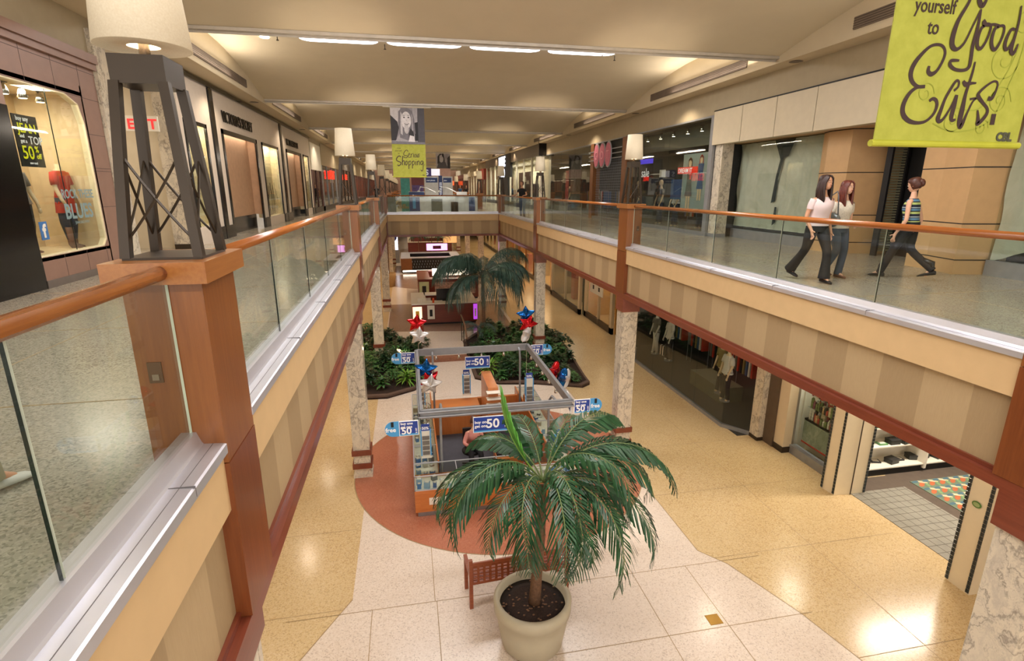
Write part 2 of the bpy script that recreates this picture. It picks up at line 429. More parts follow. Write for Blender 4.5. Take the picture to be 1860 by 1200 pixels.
def make_column():
    t = thing('marble_column', '-', 'column')
    w = .19
    MB().box(-w, w, -w, w, 0, 3.78).build('shaft', M_marble, t)
    MB().box(-w-.03, w+.03, -w-.03, w+.03, 3.78, 4.12).build('capital', M_trim, t)
    for z in (.24, .58): MB().box(-w-.035, w+.035, -w-.035, w+.035, z, z+.13).build('wooden_band', M_trim, t)
    MB().box(-w-.03, w+.03, -w-.03, w+.03, .007, .1).build('base', M_marble, t)
    return t
first = None
for side in 'LR':
    for k, y in enumerate(YP[1:9]):
        x = (XL-.29) if side == 'L' else (XR+.215); yy = y + .2
        t = first = make_column() if first is None else first
        if not (side == 'L' and k == 0): t = dup(first)
        t.location = (x, yy, 0); t['group'] = 'marble columns'
        t['label'] = 'veined marble column with wooden bands on %s, %s from the potted palm' % (SIDE[side], ordn(k+1))

# balustrades: one thing per bay: handrail and glass panes
def balustrade(side, y0, y1, cuts, label):
    X = (XL-.15) if side == 'L' else (XR+.15)
    t = thing('glass_balustrade', label, 'balustrade', (X, y0, 0), group='glass balustrades'); L = y1-y0
    MB().tube([(0, 0, 6.285), (0, L, 6.285)], .036, 14).build('handrail', M_rail, t, True)
    s = 1 if side == 'L' else -1
    cs = [.02] + [c_-y0 for c_ in cuts] + [L-.02]
    for i in range(len(cs)-1):
        a, b = cs[i]+.006, cs[i+1]-.006
        MB().box(-.0065, .0065, a, b, 5.40, 6.255, ms=[0, 0, 2, 2 if i == len(cs)-2 else 1, 0, 0]).build('glass_pane', [M_glass, M_edge, M_edgew], t)
ROWN = ['the viewer', 'first', 'second', 'third', 'fourth', 'fifth', 'sixth', 'seventh', 'eighth', 'ninth']
for side in 'LR':
    for k in range(len(YP)-1):
        a, b = YP[k]+.5, YP[k+1]
        if 29 < a < 43: continue
        npn = [a-.02+1.69*q for q in range(1, 5)]
        if k == 0: npn = [-3.34, -1.65, .04, 1.73]
        if k == 1 and side == 'L': npn = [4.93, 6.53, 8.14, 9.8]
        lab = 'glass balustrade, wooden handrail, on %s, %s' % (SIDE[side], ['partly cut off before the first post', 'between first and second posts', 'between second and third posts', 'between third post and bridge corner', '', 'first section beyond the bridge', 'second section beyond the bridge', 'third section beyond the bridge', 'fourth section beyond the bridge', 'fifth section beyond the bridge'][k])
        balustrade(side, a-.02, b+.02, npn, lab)
def cross_balustrade(y, label):
    t = thing('glass_balustrade', label, 'balustrade', (XL, y, 0), group='glass balustrades'); L = XR-XL
    MB().tube([(.05, 0, 6.285), (L-.05, 0, 6.285)], .036, 10).build('handrail', M_rail, t, True)
    for i in range(5):
        w = L/5; MB().box(i*w+.01, (i+1)*w-.01, -.0065, .0065, 5.40, 6.25, ms=[0, 0, 0, 0, 1, 1]).build('glass_pane', [M_glass, M_edge], t)
cross_balustrade(29.86, 'glass balustrade with wooden handrail crossing the near edge of the bridge')
cross_balustrade(43.04, 'glass balustrade with wooden handrail on the far edge of the bridge')
cross_balustrade(74.06, 'distant glass balustrade closing the second opening beyond the bridge')

# ------------------------------------------------------------------ ceiling bays
c = MB(); XA, XB = -4.6, 8.6
for k in range(len(YE)-1):
    y0, y1 = YE[k], YE[k+1]
    prof = [(y0+.10, 9.60), (y0+.10, 10.34), (y0+.5, 10.36), (y0+3.9, 10.36)]
    for q in range(1, 11):
        t_ = q/10; prof.append((y0+3.9+(y1-y0-3.9)*t_, 10.36 - .74*(t_**1.6*(1-.0*t_))))
    prof[-1] = (y1, 9.62)
    nb = len(c.v); m = len(prof)
    for (y, z) in prof: c.v += [(XA, y, z), (XB, y, z)]
    for q in range(m-1): c.f.append((nb+2*q, nb+2*q+1, nb+2*q+3, nb+2*q+2)); c.mi.append(0)
    for xx, fl_ in ((XA, 0), (XB, 1)):       # side faces
        pts = [(xx, y, z) for y, z in prof] + [(xx, y1, 9.48), (xx, y0+.1, 9.48)]
        c.face(pts if fl_ else pts[::-1])
ceil = st(c.build('ceiling', M_ceil))
sf = MB()
for (xa, xb) in ((-9.5, XA), (XB, 14)): sf.box(xa+(.012 if xa > 0 else 0), xb-(.012 if xa < 0 else 0), YE[0], YE[-1], 9.48, 9.62)
sf.box(-9.5, 14, YE[0], YE[-1], 10.9, 11.0)
sf.build('side_soffit', M_soff, ceil)
for k, y in enumerate(YE):
    b_ = MB().box(XA, XB, y-.02, y+.10, 9.56, 9.62); b_.box(XA, XB, y+.085, y+.10, 9.52, 9.56)
    b_.build('edge_trim', plain('edge_trim_metal', 'bab2a6', .4, .3), ceil)
# dark air grilles on the bay sides
for k in range(1, 9):
    for xx, nm in ((XA, 'L'), (XB, 'R')):
        y0 = YE[k]
        s_ = 1 if nm == 'L' else -1
        za, zb = 9.62, 9.84
        y_a, y_b = y0+1.2, y0+6.7
        g = MB(); x0, x1 = sorted((xx, xx+s_*.03)); g.box(x0, x1, y_a, y_b, za, zb)
        o = g.build('air_grille', M_slot); h = MB()
        for q in range(5): h.box(min(x0, x0+s_*.006), max(x1, x1+s_*.006), y_a, y_b, za+.02+.042*q, za+.03+.042*q)
        h.build('louvre', plain('louvre_brown', '473d35', .6), o)
        tag(o, 'long dark air grille high on %s, in the %s ceiling bay%s' % (SIDE[nm], ordn(k), ', above the strip lights' if False else ''), 'grille', 'ceiling air grilles')
# strip light fixtures; the overhead and rear rows are unseen, added for light
for k, yy in enumerate((-2.35, 6.5, 15.25)):
    for q in range(4):
        cx = -1.45 + 2.12*q; L_, w_ = .95, .45
        pts = []
        for (sx, sy) in ((1, 1), (-1, 1), (-1, -1), (1, -1)):
            for a in range(6):
                an = {(1, 1): 0, (-1, 1): PI/2, (-1, -1): PI, (1, -1): 1.5*PI}[(sx, sy)] + a*PI/10
                pts.append((cx+sx*(L_-.3)+.3*math.cos(an), yy-.15+sy*(w_-.3)+.3*math.sin(an)))
        o = MB().prism(pts, 10.26, 10.33, 0).build('strip_light', emis('strip_light_white', 'f4f2ff', 5))
        tag(o, 'bright white rounded strip light in the %s, %s of its row' % (['added row behind the viewer', 'added row directly overhead', 'ceiling bay'][k], ordn(q+1)), 'light', 'ceiling strip lights')
for (x, y, z) in ((-3.29, 15.7, 10.35),):
    tag(MB().lathe([(.11, z-.02), (.11, z+.02)], 16, (x, y)).build('recessed_or_fill_light', emis('can_and_fill_white', 'fff6e0', 12)), 'small round lit ceiling downlight beside the row of strip lights', 'light')
for k in range(3, 10):  # glowing discs added as fixtures for the far-bay fill spots
    for q, xx in enumerate((-1.5, 5.5)):
        yy = 3.15+8.85*k+4.2
        tag(MB().lathe([(.09, 10.31), (.09, 10.34)], 14, (xx, yy)).build('recessed_or_fill_light', emis('can_and_fill_white', 'fff6e0', 12)), 'small round disc added for fill light in the %s bay, %s side' % (ordn(k), ('lingerie shop', 'walking women')[q]), 'light', 'added bay fill discs')
for q, (x, y) in enumerate(((-2.95, 15.5), (-.35, 15.9), (5.55, 15.4), (6.1, 15.9))):
    t = MB().tube([(x, y, 10.36), (x, y, 10.25)], .012, 6).lathe([(.03, 10.25), (.035, 10.235)], 8, (x, y)).build('sprinkler_head', M_bronze)
    tag(t, 'tiny dark sprinkler head hanging from the lit ceiling bay, %s along' % ['first', 'second', 'third', 'fourth'][q], 'sprinkler', 'ceiling sprinklers')
for k in range(1, 8):
    for x, nm in ((-4.87, 'L'), (8.87, 'R')):
        y = YE[k]-.25
        o = MB().lathe([(.12, 9.475), (.13, 9.485)], 20, (x, y)).build('recessed_or_fill_light', M_blackm)
        MB().lathe([(.15, 9.470), (.125, 9.468)], 20, (x, y)).build('bezel', M_slot, o)
        tag(o, 'dark round downlight in the side ceiling on %s, %s in its row' % (SIDE[nm], ordn(k)), 'light', 'dark recessed downlights')

# ------------------------------------------------------------------ tower lamps on the posts
def make_tower(lit=9):
    t = thing('tower_lamp', '-', 'lamp')
    za, zb = 6.335, 7.15; a0, a1 = .165, .105
    def corner(z, sx, sy): f = (z-za)/(zb-za); a = a0+(a1-a0)*f; return Vector((sx*a, sy*a, z))
    MB().box(-.18, .18, -.18, .18, za, za+.012).build('base_plate', M_bronze, t)
    for sx in (-1, 1):
        for sy in (-1, 1):
            m = MB(); h = .022
            m.loft([[corner(z, sx, sy)+Vector((dx, dy, 0)) for dx, dy in ((-h, -h), (h, -h), (h, h), (-h, h))] for z in (za+.01, zb+.01)]); m.build('leg', M_bronze, t)
    for (A, B) in (((-1, -1), (1, -1)), ((1, -1), (1, 1)), ((1, 1), (-1, 1)), ((-1, 1), (-1, -1))):
        m = MB()
        zt, zl = za+.62*(zb-za), za+.10*(zb-za)
        for P_, Q_ in ((A, B), (B, A)):
            pts = []
            for q in range(7):
                f = q/6; z = zt+(zl-zt)*f; c0 = corner(z, *P_); c1 = corner(z, *Q_)
                p = c0*(1-f)+c1*f; pts.append(p*1.0)
            m.tube(pts, .0065, 6)
        m.build('cross_brace', M_bronze, t)
    MB().box(-.118, .118, -.118, .118, 7.15, 7.275).build('top_box', M_bronze, t)
    MB().tube([(0, 0, 7.27), (0, 0, 7.40)], .024, 10).build('pole', M_bronze, t)
    r0, r1, z0, z1 = .205, .165, 7.325, 7.86
    sh = MB().lathe([(r0-.005, z0), (r0, z0), (r1, z1), (r1-.005, z1), (r1-.012, z1-.01), (r0-.012, z0+.012), (.07, z0+.01), (.07, z0+.004), (r0-.006, z0)], 40, cap=False)
    sh.build('lamp_shade', M_shade, t, True)
    return t
s = NT('shade_fabric'); s.set(s.ramp(s.noise(s.co((40, 40, 40)), 3).outputs[0], [(.3, 'e2d6bd'), (.7, 'ece2cc')]), .8)
s.b.inputs['Subsurface Weight'].default_value = 0
s.b.inputs['Emission Color'].default_value = lin('ffe9c0'); s.b.inputs['Emission Strength'].default_value = .10
M_shade = s.m
first = None
for side in 'LR':
    for k, y in enumerate(YP[1:]):
        x = (XL-.175) if side == 'L' else (XR+.175)
        if side == 'R' and k == 0: continue
        if first is None: first = t = make_tower()
        else: t = dup(first)
        t.location = (x, y+.245, 0); t['group'] = 'tower lamps on the posts'
        t['label'] = 'bronze lattice tower lamp, white shade, on %s, on the %s post' % (SIDE[side], ordn(k+1))
        lamp('lamp_bulb_glow', 'POINT', (x, y+.245, 7.6), 60 if k < 4 else 110, 3200, .05)
# ------------------------------------------------------------------ walls
XWL, XWR = -5.2, 9.1
M_tile = plain('mauve_tile', '8f6f60', .45, var=.05)
M_tileg = plain('tile_joint', '54403a', .6)
M_tan2 = plain('tan_stone_panel', 'c8a273', .5, var=.04)
M_tan3 = plain('tan_stone_panel_side', 'c8a273', .5, var=.04)
M_vs = plain('shopfront_cream', 'd2c4b4', .5, var=.03)
M_pink = plain('oval_pink', 'c76f86', .5)
M_paper = NT('window_paper'); n_ = M_paper.noise(M_paper.co(), 1.1, 5, .6, 1.5)
M_paper = M_paper.set(M_paper.ramp(n_.outputs[0], [(.3, 'cccbb8'), (.5, 'dad8c8'), (.7, 'e4e2d4')]), .8, 0, .3, n_.outputs[0], .08, .6)
M_orange = plain('copper_pilaster', '8a5a34', .35, .4)
M_red = plain('red_sign', 'c01a1a', .4)
st(MB().box(XWR, XWR+.3, -8, 100, 8.75, 9.56).build('wall_right', M_wall))
st(MB().box(XWL-.3, XWL-.03, -8, 100, 8.85, 9.56).build('wall_left', M_wall))
st(MB().box(-14, 16, 100, 100.3, 0, 11).build('wall_back', plain('far_brown', '6a4a34', .7)))
st(MB().box(15.7, 16, -8, 100, 0, 11).box(-14, -13.7, -8, 100, 0, 11).build('wall_side', M_wall))
def wall(x0, x1, y0, y1, z0, z1, mat, nm): return st(MB().box(x0, x1, y0, y1, z0, z1).build(nm, mat))

def mannequin(label, loc, rz, skin, parts, group='shop mannequins', headless=True, pose=0, scale=1.0):
    """parts: dict shirt/trousers colours"""
    t = thing('mannequin', label, 'mannequin', loc, rz, group)
    b = MB()
    b.loft([[Vector((a*math.cos(2*PI*j/14), d*math.sin(2*PI*j/14), z)) for j in range(14)] for a, d, z in
            ((.12, .10, .82), (.165, .115, .92), (.15, .105, 1.02), (.125, .09, 1.1), (.14, .11, 1.24), (.17, .10, 1.38), (.10, .06, 1.44), (.05, .05, 1.48), (.048, .048, 1.55))])
    if not headless: b.ell((0, -.01, 1.66), (.075, .095, .12), 12, 8)
    for s in (-1, 1):
        b.tube([(s*.17, 0, 1.39), (s*.24, -.02, 1.14), (s*(.26-.05*pose), -.10, .92), (s*.22, -.14, .80)], [.045, .038, .03, .022], 8)
        b.ell((s*.215, -.15, .76), (.025, .035, .05), 8, 6)
        b.tube([(s*.085, 0, .9), (s*.09, -.02*s, .5), (s*.10, .03*s, .1), (s*.10, -.06+.03*s, .03)], [.09, .06, .04, .035], 10)
    b.build('body', skin, t, True)
    if parts.get('shirt'):
        m = MB(); L = parts.get('len', .88)
        m.loft([[Vector((a*math.cos(2*PI*j/16), d*math.sin(2*PI*j/16), z)) for j in range(16)] for a, d, z in
                ((.21, .15, L), (.17, .13, .98), (.145, .11, 1.1), (.155, .13, 1.24), (.19, .115, 1.38), (.13, .08, 1.43))], cap=False)
        for s in (-1, 1): m.tube([(s*.165, 0, 1.39), (s*.22, -.01, 1.26), (s*.235, -.02, 1.18)], [.065, .062, .06], 10)
        m.build('shirt', parts['shirt'], t, True)
    if parts.get('trousers'):
        m = MB()
        for s in (-1, 1): m.tube([(s*.085, 0, .95), (s*.09, -.02*s, .5), (s*.10, .03*s, .2 if parts.get('boots') else .08)], [.105, .075, .06], 10)
        m.build('trousers', parts['trousers'], t, True)
    if parts.get('boots'):
        for s in (-1, 1):
            m = MB(); m.tube([(s*.10, .03*s, .42), (s*.10, .03*s, .1), (s*.10, -.02+.03*s, .06), (s*.10, -.15+.03*s, .035)], [.07, .055, .05, .03], 10)
            m.build('boot', parts['boots'], t, True)
    MB().lathe([(.15, 0), (.15, .015)], 20).build('stand', M_steel, t)
    t.scale = (scale,)*3
    return t
M_mskin = plain('mannequin_ivory', 'dcc4a0', .5)
M_denim = plain('denim', '2c3850', .8); M_redcl = plain('red_cloth', 'b3301f', .8); M_whcl = plain('white_cloth', 'd8d4cc', .8); M_blkcl = plain('black_cloth', '17161a', .8)
M_greycl = plain('grey_cloth', '77716a', .8); M_olive = plain('olive_cloth', '8a7a4c', .8); M_bluecl = plain('blue_cloth', '3a5a86', .8); M_brnl = plain('brown_leather', '6a452f', .5)
def track_light(label, x, y, z, k=3200, power=60, tilt=(0, 0, 0), group='track lights', aim=None):
    t = thing('track_light', label, 'light', (x, y, z), 0, group)
    MB().lathe([(.055, -.16), (.07, -.15), (.045, -.06), (.03, -.03), (.03, 0)], 14).build('lamp_head', M_chrome, t, True)
    MB().lathe([(.05, -.163), (.05, -.158)], 14).build('bulb', emis('bulb_warm', 'fff0c8', 14), t)
    MB().box(-.03, .03, -.08, .08, 0, .03).build('bracket', M_blackm, t)
    return t

# ---- near left shop: mauve tiles, window with mannequins (y 7.9 .. 11.2)
def near_left_shop():
    X = XWL; wy0, wy1, wz0, wz1 = 8.86, 10.62, 5.70, 8.12
    m = MB()                                    # tiled surround with the window opening, chamfered corners
    y0, y1, z0, z1 = 8.80, 11.2, ZU, 8.86
    out = [(y0, z0), (y1, z0), (y1, z1), (y0, z1)]
    win = [(wy0-.1, wz0), (wy1-.12, wz0), (wy1, wz0+.12), (wy1, wz1-.42), (wy1-.10, wz1-.12), (wy1-.42, wz1), (wy0-.1, wz1)]
    def quad(a, b, c_, d): m.face([(X, *a), (X, *b), (X, *c_), (X, *d)])
    m.face([(X, y0-.9, z0), (X, y1, z0), (X, y1, wz0), (X, y0-.9, wz0)])
    m.face([(X, y0-.9, wz1), (X, y1, wz1), (X, y1, z1), (X, y0-.9, z1)])
    m.face([(X, wy1, wz0), (X, y1, wz0), (X, y1, wz1), (X, wy1, wz1)])
    m.face([(X, wy1-.12, wz0), (X, wy1, wz0), (X, wy1, wz0+.12)])
    m.face([(X, wy1, wz1-.42), (X, wy1, wz1), (X, wy1-.42, wz1), (X, wy1-.10, wz1-.12)])
    w = st(m.build('wall_left', M_tile))
    g = MB()
    for z in (6.35, 6.95, 7.0, 7.55, 8.12, 8.55): g.box(X-.001, X+.002, (wy1 if z < 8.0 else 7.9), y1, z, z+.008)
    for z in (5.6,): pass
    for y in (9.35, 9.95, 10.55, 11.0): g.box(X-.001, X+.002, y, y+.008, ZU+.1, wz0)
    for y in (8.6, 9.3, 10.0, 10.7): g.box(X-.001, X+.002, y, y+.008, wz1, 8.75)
    g.build('tile_joints', M_tileg, w)
    # cornice
    MB().box(X-.1, X+.10, 4, 11.2, 8.72, 8.86).box(X-.1, X+.06, 4, 11.2, 8.62, 8.72).build('cornice', M_tile, w)
    st(MB().box(X-.02, X+.02, 8.8, 11.2, ZU, ZU+.11).build('baseboard_left', plain('grey_base', '6a6058', .5)))
    # window niche
    st(MB().box(X-1.0, X-.98, 8.4, 10.8, ZU, 8.3).box(X-1.0, X, 10.66, 10.7, ZU, 8.3).box(X-1, X, 8.4, 10.66, wz0-.06, wz0-.01).box(X-1, X, 8.4, 10.66, 8.14, 8.2).build('wall_left', plain('beige_niche', 'd8c29a', .7)))
    fr = MB()
    for a, b in zip(win[:-1], win[1:]):
        if a[0] < wy0 or b[0] < wy0: pass
        d = Vector((b[0]-a[0], b[1]-a[1])).normalized(); nn = Vector((-d.y, d.x))*.022
        fr.loft([[(X-.09, p[0], p[1]), (X+.006, p[0], p[1]), (X+.006, p[0]+nn.x, p[1]+nn.y), (X-.09, p[0]+nn.x, p[1]+nn.y)] for p in (a, b)])
    wf = st(fr.build('window_1', plain('window_frame_cream', 'e8dcb8', .4)))
    MB().box(X-.02, X-.012, 8.7, 9.72, wz0, wz1).box(X-.02, X-.012, 9.73, wy1, wz0, wz1).build('pane', M_shopglass, wf)
    MB().box(X-.02, X-.008, 9.722, 9.728, wz0, wz1).build('pane_joint', M_edge, wf)
    lamp('window_glow', 'AREA', (X-.5, 9.7, 8.1), 62, 3600, 1.5, .5)
    for q, y in enumerate((9.0, 9.4, 9.8, 10.2)):
        track_light('small chrome track light in the mauve tiled shop window, %s in its row' % ['first', 'second', 'third', 'fourth'][q], X-.35, y, 8.13, group='track lights in the mauve shop window')
    # black gloss portal beside the window
    p = thing('shop_portal', 'tall black gloss portal of the dark shop beside the mauve tiled window', 'portal', (X, 0, 0))
    MB().box(-.25, .01, 7.8, 8.80, ZU, 7.75).build('jamb', M_black, p)
    MB().box(-.25, .01, 5.0, 7.8, 7.55, 7.75).build('lintel', M_black, p)
    wall(X-.1, X, 4.0, 8.8, 7.75, 8.86, M_tile, 'wall_left')
    gt = thing('rolling_gate', 'metal slatted rolling gate closed inside the black portal', 'gate', (X-.2, 0, 0))
    gm = MB()
    for q in range(32): gm.box(-.01, .01, 5.0, 8.05, ZU+.1+q*.07, ZU+.13+q*.07)
    gm.build('slats', M_steel, gt)
    wall(X-3, X-2.9, 4, 8.4, ZU, 8, plain('warm_shop_back', 'a06a30', .7), 'wall_left')
    lamp('shop_glow', 'AREA', (X-1.5, 6.5, 7.9), 60, 2900, 2, 1)
    # sale poster
    t = thing('sale_poster', 'black hanging poster reading buy any JEAN and get a TOP 50% off', 'poster', (X-.12, 9.3, 0))
    MB().box(-.006, .006, -.25, .27, 6.97, 7.68).build('board', M_blackm, t)
    Y_ = emis('poster_yellow', 'f0f000', .25); Wt = emis('poster_white', 'f2f2f2', .2)
    R_ = (PI/2, 0, PI/2)
    for s_, z, y, sz, mt in (('buy any', 7.60, -.19, .085, Wt), ('JEAN', 7.44, -.19, .18, Y_), ('and', 7.37, -.18, .07, Wt), ('get a', 7.30, -.18, .07, Wt), ('TOP', 7.29, -.0, .155, Wt), ('50', 7.08, -.20, .26, Y_), ('%', 7.18, .09, .12, Y_), ('off', 7.09, .10, .10, Y_), ('new cool', 7.01, -.08, .045, Wt)):
        text_mesh(s_, sz, mt, 'lettering', t, (.012, y, z), R_, .001, .002)
    # window vinyl lettering and social sign
    vn = plain('vinyl_blue_grey', '7f9698', .6)
    t = thing('window_lettering', 'blue-grey brushed lettering ROCK THESE BLUES on the shop window glass', 'lettering', (X-.005, 9.6, 0))
    text_mesh('ROCK THESE', .19, vn, 'lettering', t, (0, .0, 6.52), R_, .001, .004, .78)
    text_mesh('BLUES', .32, vn, 'lettering', t, (0, .0, 6.21), R_, .001, .008, .88)
    text_mesh('JEANS SALE EVENT', .06, vn, 'lettering', t, (0, .22, 6.12), R_, .001, 0, .8)
    t = thing('small_sign', 'small square blue sticker with a white letter f low on the shop window', 'sign', (X-.008, 8.93, 0))
    MB().box(-.002, .004, 0, .17, 5.94, 6.2).build('plate', plain('sign_blue', '3a6ea8', .5), t)
    text_mesh('f', .26, M_whitep, 'lettering', t, (.006, .05, 5.98), R_, .001, .01)
    mannequin('headless mannequin in red short sleeved tunic, dark jeans and brown boots', (X-.42, 10.42, 5.66), PI/2, M_mskin, dict(shirt=M_redcl, trousers=M_denim, boots=M_brnl, len=.68), scale=.9)
    mannequin('headless mannequin in grey silver top half hidden by the black poster', (X-.55, 9.55, 5.66), PI/2, M_mskin, dict(shirt=M_greycl, trousers=M_blkcl, boots=M_brnl), scale=.88)
near_left_shop()
# recessed marble piers either side of the service corridor
for k, (x, y) in enumerate(((XWL-.1, 11.42), (XWL-.1, 14.35))):
    t = thing('marble_pier', ['white veined marble pier between the mauve tiled shop and the corridor', 'white veined marble pier between the corridor and the lingerie shop'][k], 'pier', (x, y, 0))
    MB().box(-.2, .16, -.2, .2, ZU, 9.3).build('shaft', M_marble, t); MB().box(-.2, .17, -.21, .21, ZU, ZU+.12).build('base', M_bronze, t)
# corridor
wall(-9.6, -9.5, 11.2, 14.6, ZU, 9.4, M_soff, 'wall_corridor'); wall(-9.6, XWL-.3, 11.15, 11.22, ZU, 9.4, M_soff, 'wall_corridor'); wall(-9.6, XWL-.3, 14.55, 14.62, ZU, 9.4, M_wallb, 'wall_corridor')
t = thing('exit_sign', 'illuminated white EXIT sign with red letters above the corridor doors', 'sign', (-6.02, 13.95, 0))
MB().box(0, .66, -.03, .03, 7.90, 8.22).build('housing', M_whitep, t); text_mesh('EXIT', .29, emis('exit_red', 'd83030', 1), 'lettering', t, (.04, -.035, 7.95), (PI/2, 0, 0), .002, .008)
MB().box(.3, .34, -.02, .02, 8.22, 9.4).build('hanger', M_steel, t)
dd = st(thing('door_1', 'x', 'x')); del dd['label']; del dd['category']
for a in (11.9, 12.95): 
    d_ = MB().box(-9.5, -9.45, a, a+1.0, ZU, 7.35).build('door_leaf', plain('door_cream', 'bfae8c', .5), dd); MB().box(-9.45, -9.44, a+.55, a+.85, 6.3, 7.1).build('door_glass', M_dark, dd)
lamp('corridor_glow', 'AREA', (-7.5, 12.9, 9.2), 70, 3600, 1.2, 1.2)

# ---- lingerie shop, cream front with black frames
def vs_front():
    X = XWL
    def frame(mb, y0, y1, z0, z1, w=.09, d0=-.02, d1=.03):
        mb.box(X+d0, X+d1, y0, y0+w, z0, z1); mb.box(X+d0, X+d1, y1-w, y1, z0, z1); mb.box(X+d0, X+d1, y0, y1, z1-w, z1)
    t = thing('storefront', 'cream and black lingerie shop front with two black-lettered signs', 'shop front', (0, 0, 0))
    m = MB()
    ops = [(14.95, 16.5, 5.7, 8.32), (17.75, 21.6, 5.25, 8.35), (22.3, 25.0, 5.6, 8.33), (26.6, 30.2, 5.25, 8.38), (30.8, 32.4, 5.6, 8.38)]
    y = 14.55
    for (a, b, z0, z1) in ops:
        m.box(X-.1, X, y, a, ZU+.35, 9.35); m.box(X-.1, X, a, b, z1, 9.35)
        if z0 > 5.3: m.box(X-.1, X, a, b, ZU, z0)
        y = b
    m.box(X-.1, X, y, 33.0, ZU+.35, 9.35)
    m.build('cream_wall', M_vs, t)
    k = MB()
    for (a, b, z0, z1) in ops: frame(k, a, b, z0, z1, .10 if z0 > 5.3 else .14)
    for a, b in ((16.95, 17.25), (25.6, 25.9)): k.box(X-.02, X+.05, a, b, ZU, 9.32)
    k.box(X-.1, X+.06, 14.5, 33.0, 9.33, 9.42)
    y = 14.55
    for (a, b, z0, z1) in ops: k.box(X-.02, X+.04, y, a, ZU, ZU+.36); y = b
    k.box(X-.02, X+.04, y, 33, ZU, ZU+.36)
    k.build('black_frame', M_black, t)
    for (a, b, z0, z1) in ops:
        if z0 > 5.3: MB().box(X-.36, X-.33, a, b, z0, z1).box(X-.36, X-.05, b-.02, b+.03, z0, z1).box(X-.36, X-.05, a-.03, a+.02, z0, z1).box(X-.36, X-.05, a, b, z0-.03, z0+.01).build('window_back', plain('warm_display_back', 'e6d6ae', .7), t)
    pn = MB()
    for (a, b, z0, z1) in ops:
        if z0 > 5.3: MB().box(X-.04, X-.03, a+.1, b-.1, z0, z1-.1).build('window_glass', M_shopglass, t)
    dr = MB()
    for (a, b) in ((17.75, 21.6), (26.6, 30.2)):
        MB().box(X-.35, X-.3, a, b, ZU+.5, 8.6).box(X-.35, X-.05, b-.04, b+.01, ZU+.5, 8.6).box(X-.35, X-.05, a, b, 8.4, 8.45).build('portal_back', plain('blush_wall', 'b08a6a', .7), t)
    db = MB()
    for (a, b) in ((17.75, 21.6), (26.6, 30.2)): MB().box(X-.35, X-.28, a, b, ZU, ZU+.5).build('portal_base', M_black, t)
    for q, (y, sz) in enumerate(((17.95, .46), (26.75, .40))):
        text_mesh("VICTORIA'S SECRET", sz, M_black, 'lettering', t, (X+.03, y, 8.56), (PI/2, 0, PI/2), .015, 0, .80)
    sh = MB()
    for q in range(30): sh.box(X-.3, X-.26, 17.9, 18.5, ZU+.3+q*.1, ZU+.32+q*.1)
    sh.build('side_gate', M_orange, t)
    for (a, b, z0, z1) in ops:
        if z0 > 5.3: lamp('window_glow', 'AREA', (X-.19, (a+b)/2, z1-.03), 110 if a == 22.3 else 34, 3200, .22, b-a-.3)
        else: lamp('portal_glow', 'AREA', (X-.17, (a+b)/2, 8.38), 26, 3600, .2, b-a-.4)
    o = MB().ell((X-.22, 23.1, 8.1), (.08, .08, .08)).build('display_bulb', emis('bulb_bright', 'fff2c4', 10), t, True)
    tw = MB()
    rr = random.Random(3)
    for q in range(14): y = 22.7+q*.15; tw.tube([(X-.2, y, 5.6), (X-.2+rr.uniform(-.06, .06), y+rr.uniform(-.1, .1), 6.2), (X-.2, y+rr.uniform(-.2, .2), 6.6+rr.random()*.3)], .008, 4)
    tw.build('display_twigs', M_bronze, t)
vs_front()

